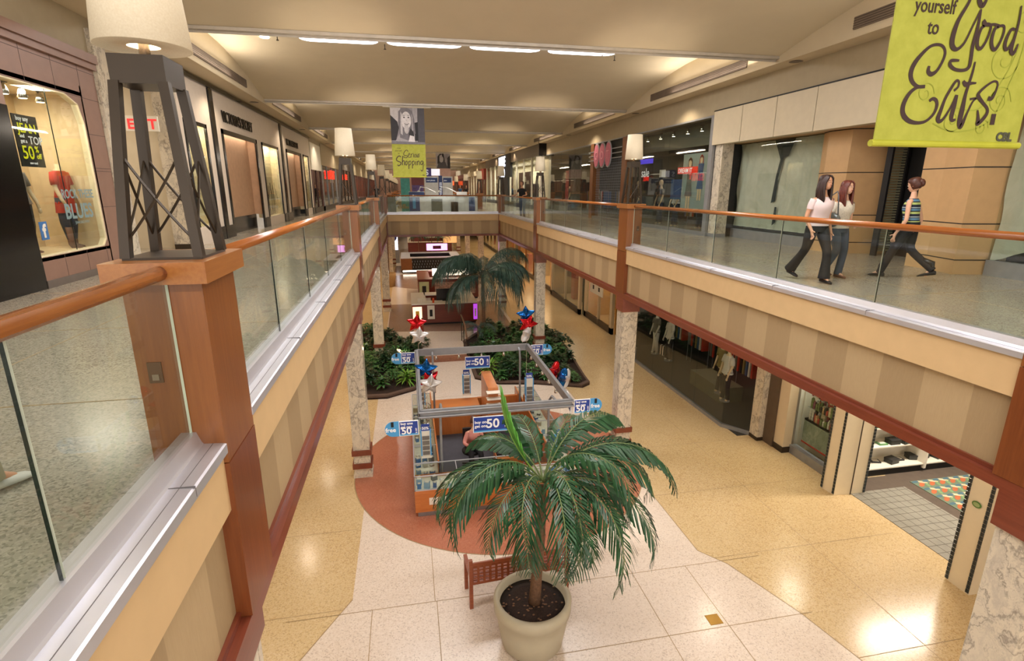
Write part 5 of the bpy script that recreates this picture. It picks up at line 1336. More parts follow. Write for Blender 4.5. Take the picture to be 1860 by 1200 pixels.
kinds = []
def plant(nm, lab, mb, mt):
    t = thing(nm, lab, 'plant'); mb.build('leaves', mt, t); MB().tube([(0, 0, -.1), (0, 0, .25)], .02, 6).build('stem', M_bark, t); kinds.append([t, lab, False, nm]); return t
plant('dracaena', 'bright green spiky dracaena', rosette(42, .62, .06, 1.3, 1), M_leafg)
plant('aglaonema', 'dark broad-leaved aglaonema', rosette(30, .42, .13, 1.1, 2), M_leafd)
plant('aglaonema', 'grey-green broad-leaved aglaonema', rosette(34, .46, .12, 1.2, 3), M_leafm)
plant('shrub', 'dense dark green shrub', bush(170, .38, 4), M_leafd)
plant('shrub', 'dense mid green shrub', bush(150, .34, 5, .2, .07), M_leafm)
rr = random.Random(12); nplt = 0
def put(ki, x, y, sc, where):
    global nplt
    k = kinds[ki]; o = k[0] if not k[2] else dup(k[0]); k[2] = True
    o.location = (x, y, .12); o.rotation_euler = (0, 0, rr.uniform(0, 6.28)); o.scale = (sc, sc, sc); o['label'] = '%s %s' % (k[1], where); o['group'] = 'planter bed plants'; nplt += 1
put(0, -.25, 17.7, 1.15, 'alone by the kerb behind the kiosk, lingerie side'); put(0, 2.75, 18.3, 1.2, 'at the kerb under the wide planter-side sale sign'); put(0, -1.95, 21.6, 1.0, 'at the outer edge near the column, lingerie side'); put(0, 3.4, 19.3, .9, 'between the railing and the kiosk')
for poly, w in ((bedL, 'lingerie side bed'), (bedR, 'women side bed')):
    pts = []
    xs = [p[0] for p in poly]; ys = [p[1] for p in poly]; tries = 0
    while len(pts) < (38 if w[0] == 'l' else 62) and tries < 6000:
        tries += 1; x, y = rr.uniform(min(xs), max(xs)), rr.uniform(min(ys), max(ys))
        if not inside((x, y), [(a*.93+(sum(xs)/len(xs))*.07, b*.93+(sum(ys)/len(ys))*.07) for a, b in poly]): continue
        if any((x-a)**2+(y-b)**2 < .16 for a, b in pts) or math.hypot(x-(-1.31), y-20.95) < .4 or math.hypot(x-5.24, y-20.95) < .4: continue
        if math.hypot(x+.25, y-17.7) < .45 or math.hypot(x-2.75, y-18.3) < .5: continue
        pts.append((x, y))
    rows = {}
    for p_ in pts: rows.setdefault(int((p_[1]-16)/1.0), []).append(p_)
    for ri_, key in enumerate(sorted(rows)):
        for qi, (x, y) in enumerate(sorted(rows[key], key=lambda p_: abs(p_[0]-1.2))):
            put(rr.choice((1, 2, 3, 3, 4, 1, 2)), x, y, rr.uniform(.8, 1.2), 'in the %s, row %s from kiosk, %s from steps' % (w, ['one', 'two', 'three', 'four', 'five', 'six', 'seven', 'eight', 'nine', 'ten'][ri_], ordn(qi+1)))
t = thing('bed_light', 'small lit globe lamp among the dark plants of the lingerie side bed', 'light', (-.55, 20.6, .1)); MB().ell((0, 0, .35), (.07, .07, .05)).build('globe', emis('globe_warm', 'ffd890', 9), t, True); MB().tube([(0, 0, 0), (0, 0, .32)], .02, 6).build('stem', M_bronze, t)
lamp('bed_lamp_glow', 'POINT', (-.55, 20.6, .62), 12, 2900, .06)
# tall palm in the bed
def tall_palm(nm, lab, x, y, C, n, L, mt, hang=1.1, seed=0, wmax=.55, nl=40, lw=.035, tr_r=.10, up=(.4, 1.0), drs=(2.2, 2.9), group=None):
    p = thing(nm, lab, 'palm', (x, y, .1), 0, group); C = Vector(C)
    MB().tube([(0, 0, 0), C*.3+Vector((.02, 0, 0)), C*.7, C], [tr_r, tr_r*.85, tr_r*.8, tr_r*.7], 10).build('trunk', M_bark, p, True); rr = random.Random(seed)
    for i in range(n):
        az = 2*PI*i/n*1.0+rr.uniform(-.15, .15); m = MB(); frond(m, C, az, L*rr.uniform(.85, 1.1), rr.uniform(*up), rr.uniform(*drs), nl, wmax, lw, hang, seed+i, curl=rr.uniform(-.4, .4)); m.build('frond', [mt, M_fr2], p)
    return p
tall_palm('kentia_palm', 'tall dull green palm with long drooping fronds rising from the women side bed', 3.25, 23.6, (.0, 0, 2.7), 21, 2.9, M_fr2, 1.4, 50, .66, 60, .027, up=(.25, 1.2), drs=(2.1, 2.8))
tall_palm('small_palm', 'short feathery palm at the foot of the tall palm', 2.9, 22.9, (0, 0, .5), 9, 1.1, M_fr2, .8, 80, .3, 26, .011, .04)

# ------------------------------------------------------------------ further kiosks on the lower floor
def far_kiosk(lab, x0, x1, y0, y1, wd, tops, seed, h=1.0, glowrow=False):
    t = thing('retail_kiosk', lab, 'kiosk', (0, 0, 0)); d = .7
    for (a, b, c_, e) in ((x0, x1, y0, y0+d), (x0, x0+d, y0+d, y1), (x1-d, x1, y0+d, y1), (x0+d, x1-d, y1-d, y1)):
        MB().box(a, b, c_, e, .1, h-.05).build('counter', wd, t); MB().box(a-.03, b+.03, c_-.03, e+.03, h-.05, h).build('countertop', tops, t); MB().box(a+.05, b-.05, c_+.05, e-.05, .006, .1).build('plinth', M_blackm, t)
    if glowrow: MB().box(x0+.1, x1-.1, y0-.01, y0+.0, .12, .25).build('light_strip', emis('kiosk_strip', 'fff4e0', 4), t)
    return t
far_kiosk('wood-fronted phone kiosk under the tall palm fronds', .05, 3.3, 26.3, 29.3, M_dkwood, M_whitep, 1, 1.1)
def panel(nm, lab, cat, x, y, z0, z1, w, mat, ins=None):
    t = thing(nm, lab, cat, (x, y, 0)); MB().box(0, w, -.03, .0, z0, z1).build('board', mat, t)
    if ins: MB().box(w*.3, w*.7, -.036, -.03, z0+(z1-z0)*.2, z0+(z1-z0)*.7).build('picture', ins, t)
    return t
panel('poster', 'lit pink and yellow poster on the front of the phone kiosk', 'poster', .08, 26.29, .25, .95, .45, emis('poster_glow', 'ffd0b0', 1.5), plain('picture_yellow', 'e0b030', .5))
panel('poster', 'white poster with black phone on the front of the phone kiosk', 'poster', .8, 26.29, .3, 1.0, .36, M_whitep, M_blackm)
panel('poster', 'purple and white lit poster on the column side of the phone kiosk', 'poster', 3.12, 26.29, .2, 1.0, .2, emis('poster_violet', 'a040c0', 1.2), M_whitep)
t = thing('monitor', 'black screen box standing on the phone kiosk counter', 'monitor', (1.3, 26.9, 1.1)); MB().box(0, .95, 0, .06, .02, .62).build('screen', M_black, t); MB().box(.3, .6, -.1, .15, 0, .02).build('foot', M_blackm, t)
for q in range(12):
    tag(MB().box(0, .03, 0, .12, 0, .24).build('brochure', M_whitep, None, loc=(.35+.055*q, 26.45, 1.1)), 'white brochure standing on the phone kiosk counter, %s in the row' % ordn(q+1), 'brochure', 'white brochures on the phone kiosk')
tag(MB().lathe([(.05, 0), (.05, .2), (.03, .24)], 10).build('orange_bottle', plain('orange_can', 'd0501a', .4), None, loc=(1.12, 26.45, 1.1)), 'orange bottle at the end of the brochure row', 'bottle')
far_kiosk('red-brown kiosk with lit white panels behind the phone kiosk', .5, 4.2, 32.5, 36.3, M_dkwood, M_dkwood, 2, 1.3)
panel('lightbox', 'long bright white light panel on top of the red-brown kiosk', 'panel', 1.4, 33.2, 1.4, 1.85, 2.3, emis('panel_glow', 'fff2d8', 2.5))
panel('poster', 'pale green poster with black phone on the red-brown kiosk', 'poster', .55, 32.49, .3, 1.15, .6, plain('pale_green', 'c8d0a0', .5), M_blackm)
MB().box(1.5, 4.0, 32.48, 32.5, .35, 1.1).build('goods_front', plain('goods_pinkish', 'a88878', .5, var=.5, vs=14), bpy.data.objects['retail_kiosk.002'])
far_kiosk('low black and timber curved cosmetics kiosk with violet light panel', -.6, 4.2, 43.5, 47.5, M_blackm, M_alu, 3, 1.25, True)
panel('lightbox', 'violet and white light panel above the black cosmetics kiosk', 'panel', 1.5, 44.6, 1.7, 2.25, 1.7, emis('violet_panel', 'e8a0e8', 2), plain('maroon', '5a1030', .5))
t = thing('kiosk_bottles', 'rows of small bottles on the black kiosk front', 'display', (0, 0, 0)); m = MB(); rr = random.Random(9)
for q in range(60): m.box(-.3+q*.07, -.26+q*.07, 43.46, 43.5, .45+.22*(q % 3), .57+.22*(q % 3))
m.build('bottles', plain('bottle_mix', '8c98a8', .3, var=.6, vs=30), t)
MB().box(-.62, .25, 43.44, 43.5, .3, 1.2).build('wood_end', M_orange, bpy.data.objects['retail_kiosk.003'])
far_kiosk('dark red and timber kiosk beyond the hanging bowl lamp', .0, 4.5, 56, 62, M_dkwood, M_soff, 4, 1.3)
t = thing('kiosk_canopy', 'dark red canopy frame of the far timber kiosk', 'canopy', (0, 0, 0)); MB().box(.3, 1.6, 55.8, 56, 1.4, 2.6).build('side_board', M_dkwood, t); MB().box(3.6, 5.0, 55.8, 56, 1.2, 2.6).build('lit_board', emis('tan_glow', 'e8b070', .8), t); MB().box(0, 5.2, 55.8, 56, 2.9, 3.1).build('canopy_rail', M_redcl, t)
t = thing('light_board', 'tall white lit board with a blue disc under the bridge', 'sign', (-1.2, 50, 0)); MB().box(-.5, .3, 0, .1, 1.2, 3.3).build('board', emis('board_white', 'e8f0ff', 1.6), t); MB().loft([[(-.1+.42*math.cos(a*2*PI/20)*.8, e, 2.4+.42*math.sin(a*2*PI/20)) for a in range(20)] for e in (-.02, 0)]).build('blue_disc', plain('disc_blue', '3a3a90', .5), t); MB().box(-.6, .4, .0, .12, 0, 1.2).build('base', M_steel, t)
for q, (x, y) in enumerate(((1.0, 52), (2.3, 53), (3.3, 51.5))):
    tall_palm('far_palm', 'small dark palm far under the bridge, %s' % ['beside the lit board', 'below the bowl lamp', 'next to the timber kiosk'][q], x, y, (0, 0, 2.0), 9, 1.2, M_frond, .8, 200+20*q, .3, 18, .02, .05, group='far palms')
t = thing('pendant_lamp', 'glowing cream bowl pendant lamp hanging under the bridge', 'lamp', (2.15, 46.5, 0)); MB().lathe([(.02, 3.35), (.25, 3.42), (.55, 3.62), (.78, 3.82), (.76, 3.84), (.5, 3.70), (.02, 3.6)], 28).build('bowl_shade', emis('bowl_glow', 'fff0c0', 3.2), t, True); MB().tube([(0, 0, 3.8), (0, 0, 4.2)], .015, 6).build('rod', M_bronze, t)
t = thing('planter_tub', 'round tan planter tub at the foot of a slim tree beside the third column', 'planter', (-1.4, 37.8, 0)); MB().lathe([(.38, 0), (.45, .7), (.47, .95), (.42, .95), (.4, .85), (.0, .85)], 24).build('tub_body', plain('tub_tan', 'a8885c', .6), t, True); MB().tube([(0, 0, .8), (.02, 0, 3.9)], .05, 8).build('trunk', M_bark, t)
for k in range(6):
    lamp('void_glow', 'SPOT', (2+(-1)**k*.0, 33.5+1.6*k, 4.17), 150, 2900, .06, spot=2.4)
STROKES_BIG = [
 ([(3.3397, 7.4421), (3.3402, 7.4097), (3.3673, 7.3944), (3.4045, 7.4162), (3.4336, 7.4702), (3.4425, 7.5189), (3.4229, 7.5541), (3.3825, 7.5673), (3.3271, 7.5576), (3.2745, 7.5155), (3.2265, 7.4536), (3.2106, 7.3966), (3.2301, 7.3487), (3.2793, 7.3193), (3.3377, 7.3197)], [0.012, 0.02, 0.02, 0.014, 0.013, 0.014, 0.012, 0.012, 0.012, 0.016, 0.022, 0.024, 0.02, 0.014, 0.014]),
 ([(3.3377, 7.3197), (3.2806, 7.3136), (3.2348, 7.2833), (3.2042, 7.2329), (3.1966, 7.1828), (3.2145, 7.1414), (3.2647, 7.1089), (3.3315, 7.0994), (3.3935, 7.1119), (3.4426, 7.1556), (3.457, 7.2068), (3.4433, 7.24), (3.414, 7.2491), (3.3907, 7.2342)], [0.014, 0.013, 0.017, 0.022, 0.024, 0.024, 0.02, 0.014, 0.012, 0.013, 0.017, 0.016, 0.014, 0.012]),
 ([(3.5688, 7.3025), (3.5948, 7.3284), (3.5926, 7.3574), (3.5698, 7.3608), (3.5428, 7.3183), (3.5113, 7.2504), (3.4958, 7.1825), (3.4847, 7.1311), (3.5025, 7.1128), (3.5306, 7.1323), (3.5678, 7.2014), (3.5917, 7.2781)], [0.01, 0.01, 0.01, 0.012, 0.014, 0.014, 0.018, 0.024, 0.018, 0.012, 0.009, 0.008]),
 ([(3.5971, 7.2782), (3.5929, 7.2106), (3.5887, 7.1422), (3.602, 7.1211), (3.6258, 7.1277)], [0.016, 0.024, 0.022, 0.016, 0.008]),
 ([(3.6882, 7.4807), (3.6835, 7.4064), (3.666, 7.2888), (3.6634, 7.1955), (3.6618, 7.1182), (3.6743, 7.0838), (3.6886, 7.1015), (3.709, 7.171), (3.7349, 7.2401), (3.7567, 7.2621), (3.7086, 7.2547)], [0.008, 0.012, 0.016, 0.026, 0.028, 0.024, 0.018, 0.01, 0.008, 0.008, 0.01]),
 ([(3.624, 7.3627), (3.6513, 7.3429), (3.693, 7.3518), (3.7312, 7.354)], [0.012, 0.022, 0.012, 0.006]),
 ([(3.8515, 7.2649), (3.8851, 7.266), (3.9051, 7.322), (3.903, 7.36), (3.8719, 7.3699), (3.8231, 7.3446), (3.7739, 7.3007), (3.7699, 7.2752), (3.8208, 7.2341), (3.8641, 7.2009), (3.8683, 7.1665), (3.8353, 7.1222), (3.8086, 7.1042), (3.8081, 7.1303), (3.788, 7.1903)], [0.02, 0.015, 0.009, 0.008, 0.009, 0.01, 0.013, 0.02, 0.014, 0.013, 0.017, 0.018, 0.018, 0.02, 0.006]),
 ([(3.9117, 7.1345), (3.9482, 7.1354)], [0.05, 0.05]),
 ([(3.5632, 7.8629), (3.5382, 7.7998), (3.4963, 7.7197), (3.4781, 7.648), (3.4767, 7.5845), (3.4976, 7.5535), (3.531, 7.5486), (3.5739, 7.5891), (3.6118, 7.6865), (3.6493, 7.7828)], [0.012, 0.014, 0.018, 0.024, 0.026, 0.022, 0.014, 0.01, 0.009, 0.008]),
 ([(3.6493, 7.7828), (3.6511, 7.6806), (3.6422, 7.5762), (3.6481, 7.4954), (3.6452, 7.4462), (3.6068, 7.4266), (3.5408, 7.4297), (3.4971, 7.4525), (3.4962, 7.4768), (3.527, 7.4822), (3.5595, 7.4819)], [0.008, 0.016, 0.018, 0.018, 0.016, 0.013, 0.013, 0.017, 0.014, 0.012, 0.008]),
 ([(3.6122, 7.8582), (3.6281, 7.8205), (3.6545, 7.8026), (3.6763, 7.8389)], [0.02, 0.024, 0.02, 0.012]),
 ([(3.6827, 7.7218), (3.7053, 7.6993), (3.68, 7.6741), (3.6687, 7.6177), (3.6788, 7.5698), (3.7069, 7.559), (3.7345, 7.5967), (3.751, 7.6538), (3.7504, 7.6937), (3.7202, 7.704), (3.6862, 7.6903)], [0.016, 0.014, 0.013, 0.016, 0.017, 0.015, 0.011, 0.011, 0.01, 0.01, 0.012]),
 ([(3.6807, 7.7099), (3.7225, 7.6962), (3.775, 7.7029), (3.8204, 7.6973)], [0.014, 0.012, 0.01, 0.008]),
 ([(3.8042, 7.6965), (3.7841, 7.6715), (3.7786, 7.6149), (3.7946, 7.5711), (3.8225, 7.5585), (3.8485, 7.6021), (3.8614, 7.6593), (3.8541, 7.6951), (3.8258, 7.6976), (3.8023, 7.6844)], [0.012, 0.014, 0.017, 0.017, 0.015, 0.011, 0.011, 0.01, 0.01, 0.01]),
 ([(3.9473, 7.6798), (3.9187, 7.6823), (3.8969, 7.6368), (3.8916, 7.5878), (3.9081, 7.5624), (3.9326, 7.5815), (3.954, 7.6396), (3.9595, 7.7126)], [0.01, 0.012, 0.015, 0.018, 0.016, 0.011, 0.009, 0.008]),
 ([(3.954, 7.8199), (3.9625, 7.7208), (3.9528, 7.607), (3.951, 7.5577), (3.973, 7.5406), (3.9904, 7.576), (3.994, 7.6007)], [0.008, 0.011, 0.015, 0.02, 0.016, 0.009, 0.006]),
]
STROKES_SHOP = [
 ([(0.1695, 7.9706), (0.1225, 8.0176), (0.0462, 7.9689), (0.0044, 7.873), (0.0514, 7.8258), (0.1372, 7.8148), (0.1096, 7.7546), (0.0233, 7.7584), (0.0008, 7.8012)], 0.016),
 ([(0.1631, 7.8391), (0.2262, 7.8638), (0.2161, 7.9115), (0.1773, 7.8752), (0.1658, 7.7912), (0.2089, 7.7606), (0.2599, 7.7924)], 0.013),
 ([(0.2768, 7.8884), (0.2634, 7.7612)], 0.014),
 ([(0.2671, 7.8404), (0.3143, 7.896), (0.3515, 7.8965)], 0.012),
 ([(0.3689, 7.8967), (0.3528, 7.7622)], 0.014),
 ([(0.4127, 7.8781), (0.3846, 7.8058), (0.4127, 7.7677), (0.4495, 7.8114), (0.4373, 7.8737), (0.4127, 7.8781)], 0.012),
 ([(0.4754, 7.8909), (0.4636, 7.7948), (0.4925, 7.7711), (0.5226, 7.8915), (0.5174, 7.7714)], 0.012),
 ([(0.5827, 7.8995), (0.5495, 7.8799), (0.5651, 7.8369), (0.5578, 7.7839), (0.5225, 7.7738)], 0.013),
 ([(-0.099, 7.7761), (-0.1587, 7.8113), (-0.2356, 7.7506), (-0.2598, 7.6667), (-0.1934, 7.6194), (-0.109, 7.5843), (-0.1381, 7.4998), (-0.2015, 7.4679), (-0.2238, 7.511)], 0.022),
 ([(-0.0307, 7.8128), (-0.0645, 7.4884)], 0.022),
 ([(-0.0596, 7.5848), (-0.0145, 7.6453), (0.0189, 7.6216), (0.0122, 7.4891)], 0.018),
 ([(0.0839, 7.6343), (0.0505, 7.5618), (0.072, 7.4945), (0.1188, 7.5384), (0.1155, 7.6226), (0.0839, 7.6343)], 0.018),
 ([(0.1781, 7.6353), (0.1696, 7.3575)], 0.02),
 ([(0.1813, 7.5992), (0.2279, 7.6406), (0.2547, 7.5758), (0.2163, 7.5006), (0.1772, 7.5148)], 0.016),
 ([(0.3072, 7.6366), (0.3001, 7.3755)], 0.02),
 ([(0.3105, 7.6005), (0.3572, 7.642), (0.3841, 7.5771), (0.3458, 7.5018), (0.3066, 7.516)], 0.016),
 ([(0.4342, 7.638), (0.4277, 7.4929)], 0.02),
 ([(0.4394, 7.6983), (0.4438, 7.6863)], 0.024),
 ([(0.4891, 7.6385), (0.4827, 7.4934)], 0.02),
 ([(0.4869, 7.5902), (0.5265, 7.6389), (0.5627, 7.6103), (0.5577, 7.4941)], 0.017),
 ([(0.6889, 7.6358), (0.639, 7.6401), (0.6039, 7.5793), (0.6212, 7.5141), (0.6725, 7.5436), (0.6964, 7.6359), (0.6855, 7.3737), (0.6417, 7.2881), (0.6011, 7.3365)], 0.018),
 ([(0.7312, 7.5078), (0.7463, 7.5079)], 0.03),
]
# ------------------------------------------------------------------ banners
INK = plain('banner_ink', '3a2420', .6, var=.02)
M_yel = NT('banner_chartreuse'); _n = M_yel.noise(M_yel.co(), 9, 4, .6); M_yel = M_yel.set(M_yel.ramp(_n.outputs[0], [(.35, 'a3a63a'), (.65, 'b0b346')]), .7)
def banner(lab, x0, y, z0, z1, zs, top='photo', w=1.2):
    t = thing('hanging_banner', lab, 'banner', (x0, y, 0))
    MB().box(0, w, -.004, .004, z0, zs).build('lower_panel', M_yel if top != 'pink' else plain('banner_pink', 'b89a94', .7), t)
    MB().box(0, w, -.004, .004, zs, z1).build('photo_panel', plain('photo_grey', '8c8890', .6, var=.3, vs=3), t)
    MB().tube([(-.02, 0, z0-.0), (w+.02, 0, z0-.0)], .022, 10).build('hem_rod', plain('hem_yellow', 'b8ba38', .5) if top != 'pink' else M_whitep, t)
    MB().tube([(-.25, 0, z1+.02), (w+.25, 0, z1+.02)], .012, 6).build('hanger_bar', M_whitep, t)
    return t
bb = banner('large yellow-green hanging banner reading treat yourself to Good Eats', 3.02, 3.15, 6.97, 9.4, 8.16, w=1.16)
# strokes traced in the banner plane (x, z) with width
ink = MB()
for si, (pts, w) in enumerate(STROKES_BIG): strip(ink, pts, [q*1.35+.002 for q in w], y=-.0065-.0003*si)
o = ink.build('script_lettering', INK, bb); o.location = (-3.02, 0, 0)
fl2 = MB()
for (cx, cz, r, tu) in ((3.95, 7.25, .10, 1.6), (3.92, 7.5, .13, -1.5), (3.35, 7.28, .07, 1.3), (4.02, 7.72, .09, 1.4), (3.6, 7.12, .08, -1.4), (3.85, 7.08, .06, 1.5)):
    strip(fl2, [(cx+r*(1-q/14)*math.cos(tu*q*.55), cz+r*(1-q/14)*math.sin(tu*q*.55)) for q in range(13)], .006, y=-.0062)
for P_ in ([(3.45, 7.1), (3.65, 7.05), (3.9, 7.12), (4.0, 7.35), (4.05, 7.6), (4.0, 7.8)], [(3.6, 7.2), (3.8, 7.2), (3.95, 7.4), (4.02, 7.6)]): strip(fl2, P_, .008, y=-.0062)
o = fl2.build('faint_flourish', plain('flourish_green', '98a034', .7), bb); o.location = (-3.02, 0, 0)
for s_, x, z, sz in (('treat', .24, 7.845, .12), ('yourself', .135, 7.745, .115), ('to', .255, 7.625, .12)): text_mesh(s_, sz, INK, 'serif_lettering', bb, (x, -.007, z), (PI/2, 0, 0), .001, .001, .82)
text_mesh('CBL', .075, plain('cbl_grey', '4a4a38', .6), 'lettering', bb, (.97, -.007, 7.0), (PI/2, 0, 0), .001, .004)
def portrait(t, x0, z0, w, h, seed=0):
    """black-and-white photo print built from flat grey shapes"""
    G = {k: plain('print_'+k, k, .6, var=.12, vs=12) for k in ('2c2a30', '4c4a52', '77747c', 'a8a4aa', 'c6c2c6', 'dedade', '1c1a20')}
    layer = [0]
    def sh(pts, c_, nm='print_shape'):
        layer[0] += 1; MB().face([(x0+a*w, -.005-.0008*layer[0], z0+b*h) for a, b in pts]).build(nm, G[c_], t)
    def el(cx, cz, rx, rz, c_, n=20): sh([(cx+rx*math.cos(2*PI*i/n), cz+rz*math.sin(2*PI*i/n)) for i in range(n)], c_)
    if seed == 0:
        sh([(0, .35), (.3, .55), (.3, 1), (0, 1)], 'c6c2c6'); sh([(.78, 0), (1, 0), (1, 1), (.78, 1)], '4c4a52'); sh([(.62, .2), (.78, .2), (.8, 1), (.66, 1)], 'a8a4aa'); sh([(.70, .1), (.8, .1), (.8, .62), (.70, .6)], '1c1a20')
        sh([(0, .1), (.14, .1), (.24, .45), (.2, .62), (0, .8)], '2c2a30'); sh([(.06, 0), (.7, 0), (.62, .3), (.3, .35)], 'a8a4aa')
        sh([(.26, .18), (.5, .1), (.72, .3), (.7, .7), (.64, .92), (.5, 1), (.34, 1), (.24, .9), (.22, .6)], '77747c'); sh([(.28, .3), (.34, .25), (.36, .8), (.30, .9)], 'c6c2c6'); sh([(.62, .3), (.66, .4), (.66, .75), (.62, .85)], 'a8a4aa')
        el(.46, .66, .145, .24, 'dedade'); el(.46, .43, .07, .14, 'c6c2c6')
        for a in (.40, .53): el(a, .74, .028, .018, '2c2a30', 10); sh([(a-.035, .79), (a+.035, .79), (a+.03, .80), (a-.03, .80)], '4c4a52')
        el(.465, .66, .022, .03, 'c6c2c6', 10); sh([(.39, .575), (.43, .54), (.49, .53), (.55, .58), (.50, .575), (.44, .575)], '1c1a20'); sh([(.41, .57), (.53, .572), (.49, .55), (.44, .552)], 'dedade')
        sh([(.52, .08), (.6, .05), (.7, .1), (.66, .34), (.58, .45), (.52, .3)], '2c2a30'); sh([(.5, .05), (.7, .05), (.68, .22), (.55, .25)], 'dedade'); sh([(0, 0), (1, 0), (1, .06), (0, .08)], '77747c')
    else:
        sh([(0, 0), (.5, 0), (.6, 1), (0, 1)], 'a8a4aa'); sh([(.5, .0), (.7, 0), (.55, 1), (.42, 1)], '1c1a20'); sh([(.8, 0), (1, 0), (1, .9), (.8, .7)], '2c2a30'); sh([(.05, 0), (.85, 0), (.62, .5), (.2, .5)], '4c4a52'); el(.38, .62, .15, .22, 'a8a4aa'); sh([(.1, .3), (.25, .35), (.26, .85), (.45, .95), (.3, 1), (.12, .8)], '2c2a30')
portrait(bb, 0, 8.16, 1.16, 1.24)
b2 = banner('banner with black-and-white smiling woman photo above yellow Serious Shopping panel', -.40, 20.72, 7.08, 9.45, 8.22)
portrait(b2, 0, 8.22, 1.2, 1.23)
sc = MB()
for si, (pts, w) in enumerate(STROKES_SHOP): strip(sc, pts, w*1.4, y=-.0065-.0003*si)
o = sc.build('script_lettering', INK, b2); o.location = (.40, 0, 0)
for s_, x, z in (('treat', .17, 8.06), ('yourself', .1, 7.97), ('to', .2, 7.88)): text_mesh(s_, .075, INK, 'serif_lettering', b2, (x, -.007, z), (PI/2, 0, 0), .001)
text_mesh('CBL', .06, INK, 'lettering', b2, (1.04, -.007, 7.12), (PI/2, 0, 0), .001, .002)
b3 = banner('small distant banner with grey photo above dusty pink panel', 2.66, 47.3, 7.55, 9.5, 8.3, 'pink')
portrait(b3, 0, 8.3, 1.2, 1.2, 1)

# ------------------------------------------------------------------ kiosk on the bridge deck
def bridge_kiosk():
    y = 31.6
    t = thing('phone_kiosk', 'white kiosk with dark blue sign bands standing on the bridge deck', 'kiosk', (0, 0, ZU))
    wp = plain('kiosk_white', 'dcdfe0', .35); nb = plain('navy_sign', '1c3a7a', .4); sg = emis('sign_white_soft', 'dfe6f4', .3)
    MB().box(.22, 4.0, y, y+.5, 0, 1.0).build('counter', wp, t); MB().box(-1.0, .2, y-.1, y+.6, 0, .12).build('base', wp, t)
    for a, b in ((1.14, 1.95), (2.20, 2.80)): MB().box(a, b, y+1.3, y+1.5, 0, 2.1).build('tall_panel', wp, t)
    for a, b in ((1.22, 1.90), (2.24, 2.72)): MB().box(a, b, y+1.28, y+1.3, 1.75, 2.02).build('blue_band', nb, t)
    MB().box(1.97, 2.18, y+1.25, y+1.3, .7, 2.15).build('blue_pillar', nb, t)
    text_mesh('smart phones', .115, sg, 'lettering', t, (1.26, y+1.27, 1.84), (PI/2, 0, 0), .002, .002, .8); text_mesh('plans', .11, sg, 'lettering', t, (2.28, y+1.27, 1.84), (PI/2, 0, 0), .002, .002, .8); text_mesh('WIRELESS', .19, sg, 'lettering', t, (2.14, y+1.24, .95), (PI/2, -PI/2, 0), .002, .004)
    for a, b in ((.20, .78), (3.60, 3.95)): MB().box(a, b, y-.03, y, .15, .93).build('blue_poster', nb, t)
    MB().box(.38, .55, y-.04, y-.03, .3, .9).build('poster_figure', SL, t); MB().box(3.98, 4.1, y-.04, y, .1, .9).build('white_poster', wp, t)
    MB().box(1.43, 2.04, y-.4, y-.1, 0, .84).build('grey_bin', plain('bin_grey', '7c827a', .6), t); MB().lathe([(.21, 0), (.21, .66), (.19, .68)], 20, (2.74, y-.3)).build('steel_bin', M_bronze, t, True)
    MB().box(-1.0, -.55, y-.35, y, 0, .93).build('grey_cabinet', plain('cabinet_grey', '8a9088', .5), t); MB().box(-1.0, .2, y-.05, y+.5, .12, .80).build('glass_case', M_clear, t)
    rr = random.Random(3)
    for q in range(7): MB().box(-.45+.09*q, -.39+.09*q, y+.1, y+.2, .3, .3+rr.uniform(.1, .35)).build('case_goods', plain('goods_tan', 'b09058', .6, var=.3), t)
    MB().box(.2, 1.05, y-.02, y+.02, 1.0, 1.22).build('blue_header', nb, t); MB().box(.18, 1.07, y-.01, y+.03, 1.2, 1.24).build('header_rim', wp, t); MB().box(2.9, 3.5, y-.02, y+.02, 1.0, 1.23).build('white_header', wp, t)
    for x, s_ in ((.75, 1), (1.95, 1)):
        m = MB(); m.tube([(x, y+.9, 1.2), (x+.12, y+.6, 1.5), (x+.45, y+.35, 1.45), (x+.95, y+.1, 1.2)], [.02, .022, .022, .02], 6); m.ell((x+.02, y+.9, 1.25), (.08, .08, .05)); m.build('curved_lamp_arm', wp, t, True)
        lamp('kiosk_lamp_glow', 'SPOT', (x+.9, y-.2, ZU+1.9), 60, 4200, .08, spot=2.4)
    MB().box(-.25, .28, y+1.6, y+1.7, 0, 2.0).build('teal_panel', plain('teal_panel', '4aa09c', .5, var=.2), t); MB().box(.40, 1.08, y+1.6, y+1.7, 0, 1.6).build('purple_panel', plain('purple_panel', '6a5494', .5, var=.3), t); MB().box(.38, 1.1, y+1.55, y+1.7, 1.6, 2.04).build('maroon_panel', plain('maroon_panel', '74343c', .5), t)
    MB().box(1.55, 2.05, y+1.2, y+1.3, 2.15, 2.52).build('white_box_sign', emis('box_sign', 'e6e6f0', .8), t); MB().box(1.1, 1.55, y+1.2, y+1.3, 2.1, 2.58).build('violet_box_sign', plain('violet_sign', '50408c', .5), t); text_mesh('S', .42, sg, 'lettering', t, (1.2, y+1.18, 2.18), (PI/2, 0, 0), .002, .01)
bridge_kiosk()

